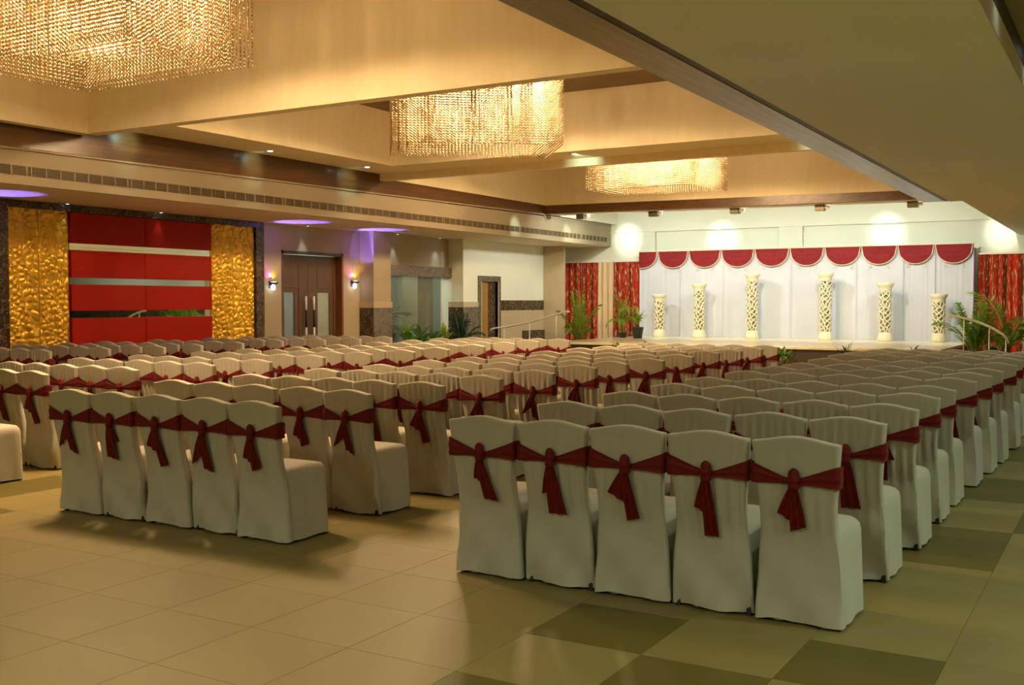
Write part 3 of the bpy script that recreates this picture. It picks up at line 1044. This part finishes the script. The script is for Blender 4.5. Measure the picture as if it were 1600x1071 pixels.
def rail(name, pts, posts, label, y):
    t = empty(name, (posts[0][0], y, 0))
    ox = posts[0][0]
    MB().tube([(px - ox, 0, pz) for px, pz in pts], .026, 12).build('rail', M['steel'], t, smooth=True)
    for px, zt, zb in posts:
        MB().tube([(px - ox, 0, zb), (px - ox, 0, zt)], .014, 10).build('post', M['steel'], t, smooth=True)
    tag(t, label, 'handrail', 'steel stage handrails')


rail('handrail', [(-14.38, .82), (-14.36, .87), (-14.25, .895), (-13.99, .92), (-13.26, 1.05), (-12.5, 1.25), (-12.15, 1.335), (-12.08, 1.335)],
     [(-13.97, .92, 0), (-13.22, 1.06, 0), (-12.45, 1.26, 0.45)], 'steel handrail rising to the left end of the stage', 23.30)
rail('handrail', [(-3.30, 1.29), (-3.2, 1.285), (-2.95, 1.24), (-2.7, 1.16), (-2.45, 1.05), (-2.25, .92), (-2.17, .84), (-2.145, .74)],
     [(-2.98, 1.25, .3), (-2.50, 1.07, 0), (-2.19, .86, 0)], 'curved steel handrail at the right end of the stage', 23.30)

# backdrop with swags
bd = empty('stage_backdrop', (0, 27.9, 0))
tag(bd, 'white draped stage backdrop trimmed with crimson swags', 'backdrop')
BX0, BX1, BZ = -12.19, -3.365, 3.0
seams = [BX0, -10.95, -9.70, -7.83, -6.15, -5.0, -4.25, BX1]
for k in range(len(seams) - 1):
    a, b = seams[k], seams[k + 1]
    rows = []
    nn = 40
    for zz in (SH + .002, 1.0, 1.6, 2.2, BZ):
        rows.append([(a + (b - a) * i / nn, .005 * math.sin(i * 1.1 + k * 2) * (.5 + .5 * math.sin(i * .31 + k)) - (.035 if i in (0, nn) else 0) + .01, zz) for i in range(nn + 1)])
    mb = MB().grid(rows)
    mb.build('cloth_panel', M['drape'], bd, smooth=True)
boxobj('top_rail', M['fringe'], BX0, BX1, -.06, -.03, BZ - .005, BZ + .02, bd)
boxobj('purple_edge', M['purple'], BX1, BX1 + .03, -.02, .05, SH, BZ - .1, bd)
sx = [-12.62, -11.62, -10.70, -9.76, -8.82, -7.87, -6.96, -6.03, -5.14, -4.26, BX1]
for k in range(10):
    a, b = sx[k] + .02, sx[k + 1] - .02
    if k == 0:
        a = BX0
    rows, cx = [], (sx[k] + sx[k + 1]) / 2
    hw = (sx[k + 1] - sx[k]) / 2 - .02
    nn, dep = 24, .46
    for j in range(13):
        f = j / 12
        row = []
        for i in range(nn + 1):
            x = a + (b - a) * i / nn
            u = max(-1, min(1, (x - cx) / hw))
            d = dep * math.sqrt(max(0, 1 - u * u)) ** .85
            zz = BZ - d * f
            yy = -.05 - .02 * f - .012 * math.sin(f * 22) * (1 - abs(u)) - .02 * math.sin(f * PI)
            row.append((x, yy, zz))
        rows.append(row)
    sw = MB().grid(rows).build('swag', M['swag'], bd, smooth=True)
    edge = [Vector(p) + Vector((0, -.006, -.01)) for p in rows[-1]]
    MB().tube(edge, .011, 6).build('fringe', M['fringe'], sw, smooth=True)
    # little gilt drops under the swag
    dr = MB()
    for q in (6, 18):
        p = rows[-1][q]
        dr.lathe([(.002, -.16), (.016, -.13), (.012, -.10), (.003, -.07), (.003, 0)], 8, (p[0], p[1], p[2]))
    if k:
        dr.build('gilt_drop', M['fringe'], sw, smooth=True)


# lattice pillars
def pillar(x, y, h, label, rbase=.185):
    t = empty('lattice_pillar', (x, y, SH))
    hb, ht = .22, .20
    rs = rbase * .72
    MB().lathe([(rbase * 1.0, 0), (rbase * 1.02, .03), (rbase * 1.0, .09), (rbase * .92, .12), (rbase * .88, .17), (rs * 1.1, hb)], 20).build('base', M['plaster'], t, smooth=True)
    MB().lathe([(rs * 1.08, h - ht - .02), (rs * 1.15, h - ht + .03), (rbase * .84, h - .12), (rbase * .98, h - .09), (rbase * 1.05, h - .07), (rbase * 1.1, h - .03), (rbase * 1.1, h)], 20).build('capital', M['plaster'], t, smooth=True)
    zz = [hb - .01 + (h - ht - hb + .02) * i / 40 for i in range(41)]
    lat = MB()
    for k in range(7):
        for sg in (-1, 1):
            pts = []
            for i, z in enumerate(zz):
                w_ = 2 * PI * k / 7 + sg * z * 5.6 + .22 * math.sin(z * 24 + k * 2.1)
                pts.append((rs * math.cos(w_), rs * math.sin(w_), z))
            lat.tube(pts, .018, 6)
    o = lat.build('lattice', M['plaster'], t, smooth=True)
    MB().tube([(0, 0, hb - .02), (0, 0, h - ht + .02)], rs * .62, 14).build('core', M['shaft'], t, smooth=True)
    tag(t, label, 'pillar', 'ivory lattice pillars on the stage')


for x, h, lb in ((-11.34, 1.19, 'shortest ivory lattice pillar at left end of the stage row'),
                 (-10.18, 1.47, 'medium ivory lattice pillar second from left on stage'),
                 (-8.70, 1.73, 'tall ivory lattice pillar left of the stage centre'),
                 (-6.78, 1.72, 'tall ivory lattice pillar right of the stage centre'),
                 (-5.31, 1.45, 'medium ivory lattice pillar second from right on stage'),
                 (-4.06, 1.17, 'shortest ivory lattice pillar at right end beside the bamboo palm')):
    pillar(x, 27.3, h, lb)


# curtains
def curtain(x0, x1, z1, z0, mat, label, y=28.14, f=38):
    t = empty('curtain', ((x0 + x1) / 2, y, 0))
    w_ = x1 - x0
    nn = int(w_ * 70)
    rows = []
    for j in range(9):
        z = z1 + (z0 - z1) * j / 8
        fl = 1 + .05 * j / 8
        rows.append([((-w_ / 2 + w_ * i / nn) * fl, -.035 * math.sin(i / nn * w_ * f + .5 * math.sin(i * .13)) * (.7 + .3 * j / 8) - .02 * math.sin(i * .09 + j * .3), z) for i in range(nn + 1)])
    MB().grid(rows).build('cloth', M[mat], t, smooth=True)
    MB().box(-w_ / 2, w_ / 2, -.03, .03, z1 - .0, z1 + .045).build('heading_rail', M['steel'], t)
    tag(t, label, 'curtain', 'stage wall curtains')


curtain(-14.16, -13.66, 2.74, .04, 'curtain', 'red and brown printed curtain beside the beige wall pier')
curtain(-14.72, -14.18, 2.74, .04, 'curtain', 'brown striped printed curtain edge tucked behind the beige pier')
curtain(-13.64, -13.14, 2.74, .04, 'sheer', 'plain cream curtain between two red printed curtains')
curtain(-13.12, -12.25, 2.74, .04, 'curtain', 'red printed curtain next to left edge of white backdrop')
curtain(-3.29, -2.27, 2.74, .04, 'curtain', 'red printed curtain at right end of the stage wall')


# ------------------------------------------------------------------ plants
def pot(t, r, h, mat='pot'):
    p = MB().lathe([(r * .72, 0), (r * .95, h * .86), (r, h * .88), (r, h), (r * .9, h), (r * .88, h * .9)], 20).build('pot', M[mat], t, smooth=True)
    MB().lathe([(r * .88, h * .86), (r * .87, h * .93), (r * .5, h * .95)], 16).build('soil', M['soil'], t, smooth=True)
    return p


def frond_mesh(L, curve, mat, nleaf=16, wl=.24, seed=0):
    rs = random.Random(seed)
    pts = []
    for i in range(13):
        f = i / 12
        a = R(80) - curve * f ** 1.4
        if i == 0:
            p = Vector((0, 0, 0))
        else:
            p = pts[-1] + Vector((math.cos(a), 0, math.sin(a))) * L / 12
        pts.append(p)
    mb = MB()
    mb.tube(pts, [.012 * (1 - .8 * i / 12) for i in range(13)], 5, 1)
    for i in range(nleaf):
        f = .25 + .75 * i / (nleaf - 1)
        k = min(11, int(f * 12))
        p = pts[k].lerp(pts[k + 1], f * 12 - k)
        tn = (pts[k + 1] - pts[k]).normalized()
        ln = wl * (math.sin(PI * (.25 + .7 * (f - .25))) ** .8) * L
        for s in (-1, 1):
            d = (Vector((0, s, 0)) * .8 + tn * .75 + Vector((0, 0, -.25 + rs.uniform(-.15, .15)))).normalized()
            side = d.cross(Vector((0, 0, 1)))
            if side.length < 1e-4:
                side = tn.copy()
            side.normalize()
            q1, q2 = p + d * ln * .5, p + d * ln + Vector((0, 0, -.12 * ln))
            wd = .020 * (.7 + .5 * L)
            mb.add([p, q1 + side * wd, q2, q1 - side * wd], [(0, 1, 2, 3)], 0)
    return mb.mesh('frond', [M[mat], M['stem']])


def palm(name, x, y, z, h, n, label, mat='leaf', cat='palm', potr=.17, poth=.26, spread=1.0, seed=0, dense=False, arcs=(40, 120), trunk=True):
    rs = random.Random(seed)
    t = empty(name, (x, y, z))
    pot(t, potr, poth)
    meshes = [frond_mesh(1.0, R(a), mat, 18 if not dense else 26, .30 if not dense else .2, seed + i) for i, a in enumerate((arcs[0], (arcs[0] + arcs[1]) / 2, arcs[1]))]
    for k in range(n):
        o = link('frond', meshes[k % 3], t)
        s = (h - poth) * rs.uniform(.75, 1.08)
        o.scale = (s * spread, s * spread, s)
        o.location = (rs.uniform(-.05, .05), rs.uniform(-.05, .05), poth - .02)
        o.rotation_euler = (rs.uniform(-.12, .12), rs.uniform(-.12, .12), 2 * PI * k / n + rs.uniform(-.4, .4))
    if trunk:
        for k in range(3):
            a = rs.uniform(0, 6.28)
            MB().tube([(.04 * math.cos(a), .04 * math.sin(a), poth - .03), (.06 * math.cos(a), .06 * math.sin(a), poth + h * .3)], [.016, .008], 7).build('stem', M['stem'], t, smooth=True)
    tag(t, label, cat)
    return t


def leaf_mesh(L, wd, mat, bend=.5):
    rows = []
    for i in range(8):
        f = i / 7
        w_ = wd * math.sin(PI * min(1, .06 + f * .94)) ** .75 * (1 - .25 * f)
        x = L * (f - .18 * bend * f * f)
        z = L * bend * .7 * (f - 1.35 * f * f)
        rows.append([(x, -w_, z + .18 * w_), (x, 0, z), (x, w_, z + .18 * w_)])
    return MB().grid(rows).mesh('leaf', M[mat])


def leafy(name, x, y, z, h, n, label, mat='leaf_d', leafL=.32, leafW=.055, potr=.15, poth=.22, seed=0, cat='plant', potmat='pot', tilt=(20, 75)):
    rs = random.Random(seed)
    t = empty(name, (x, y, z))
    pot(t, potr, poth, potmat)
    ms = [leaf_mesh(leafL, leafW, mat, b) for b in (.25, .55, .9)]
    st_ = MB()
    for k in range(n):
        f = rs.random()
        a = 2.4 * k + rs.uniform(-.3, .3)
        hz = poth + (h - poth) * (.25 + .6 * f) * rs.uniform(.7, 1)
        rr = .10 * (1 - f) + .03
        base = (rr * math.cos(a), rr * math.sin(a), hz)
        st_.tube([(0, 0, poth - .02), (base[0] * .5, base[1] * .5, (poth + hz) / 2), base], [.010, .008, .005], 5)
        o = link('leaf', ms[k % 3], t, base)
        o.rotation_euler = (0, -R(rs.uniform(*tilt)) * (.5 + .5 * f), a)
        s = rs.uniform(.75, 1.15)
        o.scale = (s, s, s)
    st_.build('stem', M['stem'], t, smooth=True)
    tag(t, label, cat)
    return t


# left of the stage
palm('areca_palm', -12.72, 25.1, 0, 1.78, 11, 'tall bright green palm in a pot behind the left handrail', seed=4, arcs=(12, 95), spread=.55)
palm('areca_palm', -12.0, 26.3, SH, 1.2, 9, 'airy arching palm standing in front of the cream curtain', seed=9, arcs=(30, 130), spread=.62, potr=.13, poth=.14)
leafy('potted_plant', -11.42, 26.0, SH, .72, 22, 'small bushy plant in dark grey pot on stage beside backdrop', 'leaf', .26, .05, .16, .30, seed=5)
# right of the stage
palm('bamboo_palm', -2.98, 25.1, 0, 1.72, 16, 'dense feathery bamboo palm beside right end of backdrop', 'leaf', seed=14, dense=True, arcs=(15, 80), spread=.75)
palm('areca_palm', -2.4, 25.75, 0, 1.9, 7, 'arching palm with wide fronds in front of right red curtain', seed=21, arcs=(50, 125), spread=1.0)
leafy('potted_plant', -2.62, 25.08, 0, .62, 16, 'low dark green plant in black pot behind the right handrail', 'leaf_d', .24, .05, .14, .25, seed=6)
# in front of the stage
leafy('potted_plant', -10.35, 22.45, 0, .62, 16, 'lime green plant against stage skirt, left of the centre aisle', 'leaf_y', .26, .05, seed=7)
leafy('potted_plant', -9.62, 22.45, 0, .76, 10, 'yellow green broad leaf plant rising above the stage edge', 'leaf_y', .24, .06, seed=8)
leafy('potted_plant', -6.42, 22.35, 0, .60, 22, 'dark green plant in black pot at end of centre aisle', 'leaf_d', .22, .05, .13, .22, seed=10)
leafy('potted_plant', -5.10, 22.35, 0, .68, 22, 'spiky blue green plant in front of the stage, right of aisle', 'leaf_t', .30, .022, .13, .22, seed=11, tilt=(45, 85))
leafy('potted_plant', -3.80, 22.45, 0, .80, 18, 'sparse small leaved plant at right front corner of stage', 'leaf_d', .14, .035, .13, .22, seed=12)
# in front of the glass screen
GP = [(-14.70, 20.15, .78, 'leaf_d', .29, .075, 'broad leaved dark green plant at near end of the glass screen', 31),
      (-14.98, 20.50, 1.08, 'leaf', .36, .065, 'taller mid green plant second along the glass screen', 32),
      (-15.0, 21.05, 1.05, 'leaf_d', .36, .065, 'upright dark green plant third along the glass screen', 33),
      (-14.98, 21.55, .78, 'leaf_d', .30, .06, 'low dark plant at the middle of the glass screen', 34),
      (-14.92, 21.98, .95, 'leaf_y', .34, .06, 'pale lime plant near far end of the glass screen', 35)]
for x, y, h, mt, L, wd, lb, sd in GP:
    leafy('potted_plant', x, y, 0, h, 26, lb, mt, L, wd, .15, .24, seed=sd, potmat='pot_t' if sd == 33 else 'pot')
palm('feather_palm', -14.78, 22.45, 0, 1.34, 16, 'dark teal feathery palm against the marble pier', 'leaf_t', 'palm', .15, .24, .75, 41, True, (20, 95))
palm('areca_palm', -16.6, 21.2, 0, 2.1, 9, 'dark palm standing in for a reflection, behind the glass screen', 'leaf_t', 'palm', .18, .3, .9, 43, False, (40, 120))  # added behind the glass in place of a silhouette reflected in it
t = empty('reflection_urn', (-16.9, 21.75, 0))  # urn added beside the palm to imitate the reflected vase silhouette
MB().lathe([(.16, 0), (.17, .05), (.10, .12), (.09, 1.5), (.12, 1.75), (.2, 1.95), (.22, 2.05), (.19, 2.05)], 20).build('urn_body', M['lobby'], t, smooth=True)
tag(t, 'tall pale urn standing in for a reflection, behind the glass screen', 'urn')

# ------------------------------------------------------------------ chairs
RZ = [(0, .062), (.12, .058), (.30, .052), (.42, .045), (.52, .018), (.62, -.004), (.75, -.02), (.905, -.035), (1.0, -.04)]
HW = [(0, .218), (.15, .213), (.30, .204), (.44, .188), (.56, .184), (.72, .197), (.86, .210), (.905, .214), (1.0, .214)]


def interp(tab, z):
    for (a, va), (b, vb) in zip(tab, tab[1:]):
        if z <= b:
            f = (z - a) / (b - a)
            return va + (vb - va) * f
    return tab[-1][1]


def cover_mesh(var):
    rs = random.Random(100 + var)
    ph = [rs.uniform(0, 6.28) for _ in range(8)]
    nr, ns, nf = 32, 9, 10
    pleat = (.004, .012, .008, .014)[var]
    drag = (.011, .014, .018, .012)[var]

    def rear_y(x, z):
        y = interp(RZ, z)
        g = math.exp(-((z - .60) / .16) ** 2)
        y -= pleat * math.sin(x * 95 + ph[0] + 2 * math.sin(z * 3)) * g
        y -= pleat * .5 * math.sin(x * 120 + ph[1]) * math.exp(-((z - .80) / .06) ** 2)
        # soft diagonal drags and a loose lower part
        lo = max(0, 1 - z / .5)
        y -= drag * math.sin((x * 1.0 + z * .9) * 17 + ph[2]) * lo
        y -= drag * .6 * math.sin((x * 1.2 - z * .7) * 29 + ph[3]) * lo
        y -= .004 * math.sin(x * 46 + ph[4] + 3 * math.sin(z * 4 + ph[5])) * min(1, z / .3) * max(0, 1 - z / .72)
        return y

    def ring(z, front, hwf, rc):
        hw = interp(HW, z) - .004
        pts = []
        for i in range(nr):                       # rear, left to right
            f = i / nr
            x = -hw + 2 * hw * f
            pts.append((x, rear_y(x, z) + .012, z))
        for i in range(ns):                       # right side, rear to front
            f = i / ns
            y0 = rear_y(hw, z)
            y = y0 + (front - rc - y0) * f
            pts.append((hw + (hwf - hw) * f + .006 * math.sin(f * 9 + ph[4] + z * 6) * (1 - z / .5), y, z))
        for i in range(nf):                       # front, right to left, with rounded corners
            f = i / nf
            x = hwf - 2 * hwf * f
            e = max(0, abs(x) - (hwf - rc)) / rc
            pts.append((x, front - rc + rc * math.sqrt(max(0, 1 - e * e)), z))
        for i in range(ns):
            f = 1 - i / ns
            y0 = rear_y(-hw, z)
            y = y0 + (front - rc - y0) * f
            pts.append((-(hw + (hwf - hw) * f + .006 * math.sin(f * 9 + ph[5] + z * 6) * (1 - z / .5)), y, z))
        return pts

    mb = MB()
    zs = [.022, .06, .12, .19, .26, .33, .39, .43]
    rs_ = []
    for z in zs:
        r_ = ring(z, .50 + .012 * (1 - z / .45), .205 + .016 * (1 - z / .45), .05)
        if z == zs[0]:
            r_ = [(x, y, z - .006 + .004 * math.sin(i * .7 + ph[6]) + .004 * math.sin(i * .31 + ph[7])) for i, (x, y, z) in enumerate(r_)]
        rs_.append(r_)

    def shrink(r_, z, d):
        out = []
        for x, y, _ in r_:
            cy = .28
            out.append((x * (1 - d / .21), y + (cy - y) * d / .24 if y > .12 else y + d * .2, z))
        return out
    top = rs_[-1]
    rs_.append(shrink(top, .462, .008))
    rs_.append(shrink(top, .484, .028))
    rs_.append(shrink(top, .494, .07))
    rs_.append(shrink(top, .497, .14))
    mb.rings(rs_, cap0=False)
    # back: loop around the upright slab
    nb = 32
    rb = []
    zz = [.016, .08, .15, .22, .29, .36, .43, .47, .52, .58, .64, .70, .76, .82, .87]
    th = .062

    def back_ring(z, inset=0.0, arch=0.0, thick=th):
        hw = interp(HW, z) - inset
        low = 0.0
        pts = []
        for i in range(nb + 1):
            x = -hw + 2 * hw * i / nb
            za = z + arch * (.5 + .5 * math.cos(PI * x / hw)) ** .8
            e = .006 if i in (0, nb) else 0
            pts.append((x, rear_y(x, z) + low + e + (th - thick) / 2, za))
        for i in range(nb + 1):
            x = hw - 2 * hw * i / nb
            za = z + arch * (.5 + .5 * math.cos(PI * x / hw)) ** .8
            e = .006 if i in (0, nb) else 0
            pts.append((x, interp(RZ, z) + th - e - (th - thick) / 2, za))
        return pts
    for z in zz:
        r_ = back_ring(z, arch=.022 * max(0, (z - .7) / .2))
        if z < .02:
            r_ = [(x, y, zq + .004 * math.sin(x * 31 + ph[6]) + .003 * math.sin(x * 17 + ph[7])) for x, y, zq in r_]
        rb.append(r_)
    rb.append(back_ring(.893, .0, .027, th))
    rb.append(back_ring(.900, .0, .028, th * .97))
    rb.append(back_ring(.9045, .002, .028, th * .86))
    rb.append(back_ring(.906, .006, .028, th * .5))
    rb.append(back_ring(.906, .010, .028, th * .1))
    mb.rings(rb, cap0=False)
    return mb.mesh('cover', M['cloth'], True)


def band_mesh(var):
    """sash: broad at the sides, pinched at the knot in the middle of the back, flat across the front"""
    rs = random.Random(var)
    kx = rs.uniform(-.012, .012)
    ZK = .715
    mb = MB()
    outer = []
    N = 16
    pts = []
    for i in range(N + 1):
        x = -.214 + .428 * i / N
        u = abs(x - kx) / .214
        u = min(1, u)
        w_ = .012 + .042 * u ** 1.25
        zc = ZK + .036 * u ** .9
        pts.append((x, interp(RZ, zc) - .012 - .006 * (1 - u), zc, w_))
    for i in range(1, 4):
        zc = ZK + .036
        pts.append((.220, interp(RZ, zc) + .075 * i / 4, zc, .052))
    for i in range(9):
        x = .212 - .424 * i / 8
        zc = ZK + .034
        pts.append((x, interp(RZ, zc) + .074, zc, .050))
    for i in range(1, 4):
        zc = ZK + .036
        pts.append((-.220, interp(RZ, zc) + .075 * (1 - i / 4), zc, .052))
    rings = []
    for j in range(7):
        f = j / 6 * 2 - 1
        row = []
        for i, (x, y, z, w_) in enumerate(pts):
            fold = .004 * math.sin(f * 7 + i * .15)
            nx, ny = (0, -1) if i <= N else ((1, 0) if i <= N + 3 else ((0, 1) if i <= N + 12 else (-1, 0)))
            row.append((x + nx * (fold - .004 * abs(f) - .003), y + ny * (fold - .004 * abs(f)), z + f * w_))
        rings.append(row)
    mb.rings(rings, False, False)
    return mb.mesh('sash', M['sash'], True)


def knot_mesh():
    mb = MB()
    zc = .715
    y = interp(RZ, zc) - .03
    rs_ = []
    for i in range(9):
        f = i / 8
        z = zc - .035 + .105 * f
        r = (.020 + .014 * math.sin(PI * min(1, f * 1.15)) + .004 * math.sin(f * 17)) * (1 if f < .95 else .55)
        if 0.30 < f < .45:
            r *= .78
        rs_.append([(r * math.cos(w_) * (1.0 + .1 * math.sin(3 * w_)), y + r * .75 * math.sin(w_), z) for w_ in [2 * PI * k / 12 for k in range(12)]])
    mb.rings(rs_)
    return mb.mesh('knot', M['sash'], True)


def tail_mesh(L, w0, w1, dx, cut, curl=0.0):
    zt = .70
    rows = []
    n_ = 10
    for j in range(n_ + 1):
        f = j / n_
        z = zt - L * f
        w_ = w0 + (w1 - w0) * f ** .7
        cx = dx * f + curl * math.sin(f * 3)
        row = []
        for i in range(9):
            g = i / 8 - .5
            x = cx + g * w_
            zz = z - (cut * g * f)
            y = interp(RZ, max(.3, zz)) - .022 - .010 * math.cos(g * 14) * (.4 + .6 * f) - .012 * (1 - f)
            row.append((x, y, zz))
        rows.append(row)
    back = [[(x, y + .006, z) for x, y, z in r_] for r_ in rows]
    mb = MB()
    mb.grid(rows)
    mb.grid([r_[::-1] for r_ in back])
    return mb.mesh('tail', M['sash'], True)


COV = [cover_mesh(v) for v in range(4)]
BAND = [band_mesh(v) for v in range(3)]
KNOT = knot_mesh()
# tails: (length, top width, bottom width, drift, slanted cut)
TAILS = [
    (tail_mesh(0.135, 0.034, 0.058, -0.020, 0.030), tail_mesh(0.245, 0.034, 0.091, 0.050, 0.010)),
    (tail_mesh(0.165, 0.034, 0.072, -0.030, -0.020), tail_mesh(0.285, 0.040, 0.111, 0.018, 0.000)),
    (tail_mesh(0.155, 0.034, 0.104, -0.055, 0.060), tail_mesh(0.265, 0.034, 0.072, 0.028, -0.020)),
    (tail_mesh(0.175, 0.034, 0.072, -0.035, 0.040), tail_mesh(0.305, 0.040, 0.075, 0.012, 0.000)),
    (tail_mesh(0.165, 0.034, 0.085, -0.045, 0.050), tail_mesh(0.215, 0.034, 0.078, 0.012, -0.030)),
    (tail_mesh(0.150, 0.034, 0.130, -0.070, -0.100), tail_mesh(0.235, 0.034, 0.065, 0.010, 0.040)),
    (tail_mesh(0.250, 0.046, 0.104, -0.030, 0.020), tail_mesh(0.120, 0.034, 0.065, 0.040, 0.000)),
    (tail_mesh(0.180, 0.034, 0.143, -0.075, -0.100), tail_mesh(0.265, 0.034, 0.078, 0.000, 0.020)),
]
leg_me = MB().box(-.012, .012, -.012, .012, 0, .24).mesh('leg', M['leg'])


def make_chair(cv, bv, tv_, legs):
    t = empty('banquet_chair')
    link('cover', COV[cv], t)
    s = link('sash', BAND[bv], t)
    link('knot', KNOT, s)
    link('tail', TAILS[tv_][0], s)
    link('tail', TAILS[tv_][1], s)
    if legs:
        for x, y in ((-.190, .092), (.190, .092), (-.182, .47), (.182, .47)):
            link('leg', leg_me, t, (x, y, 0))
    return t


PROTO = {}
def copy_tree(o, parent=None):
    c_ = o.copy()
    C.objects.link(c_)
    if parent:
        c_.parent = parent
    for ch in KIDS[o.name]:
        copy_tree(ch, c_)
    return c_


KIDS = {}
def note(o):
    KIDS[o.name] = [ch for ch in o.children]
    for ch in KIDS[o.name]:
        note(ch)


used = set()
ORD = ['nearest', 'second', 'third', 'fourth', 'fifth', 'sixth', 'seventh', 'eighth', 'ninth', 'tenth', 'eleventh', 'twelfth', 'thirteenth']
SEAT = ['leftmost seat', 'second from left', 'middle seat', 'second from right', 'rightmost seat']
BLOCK = {'A': 'rightmost block', 'B': 'second block from right', 'C': 'third block from right', 'D': 'leftmost block'}
GRP = {'A': 'chairs of the rightmost block', 'B': 'chairs of the second block from right', 'C': 'chairs of the third block from right', 'D': 'chairs of the leftmost block'}
FIRST = {'A': [0, 1, 2, 3, 4], 'B': [5, 6, 2, 7, 4]}
rs = random.Random(11)
for bl, rows in ROWS.items():
    for ri, (x0, x1, y) in enumerate(rows):
        w_ = (x1 - x0)
        for k in range(5):
            cx = x0 + w_ * (k + .5) / 5
            ya = y + rs.uniform(-.02, .02)
            if not any(in_view((cx + a_, ya + b_, c_), -4) for a_ in (-.2, 0, .2) for b_ in (0, .25, .48) for c_ in ((.05, .45, .9) if b_ < .1 else (.05, .45))):
                continue
            near = ri < 4
            if ri == 0 and bl in FIRST:
                tv_ = FIRST[bl][k]
                cv = (0, 2, 0, 2, 0)[k]
            else:
                tv_ = rs.randrange(8)
                cv = rs.choice((0, 1, 1, 2, 3)) if ri > 1 else rs.choice((0, 1, 2, 2))
            key = (cv, rs.randrange(3), tv_, near)
            if key not in PROTO:
                t = make_chair(*key)
                PROTO[key] = t
                note(t)
            else:
                t = copy_tree(PROTO[key])
            t.location = (cx, ya, 0)
            t.rotation_euler = (0, 0, R(rs.uniform(-1.3, 1.3)))
            sc = min(1.02, w_ / 5 / .4515)
            t.scale = (sc, 1, 1)
            if bl == 'D':
                b_ = len(rows) - 1 - ri
                row = 'last row' if b_ == 0 else ORD[b_] + ' row from last'
            else:
                row = ORD[ri] + ' row'
            tag(t, 'white covered chair with red sash, %s, %s, %s' % (row, SEAT[k], BLOCK[bl]), 'chair', GRP[bl])
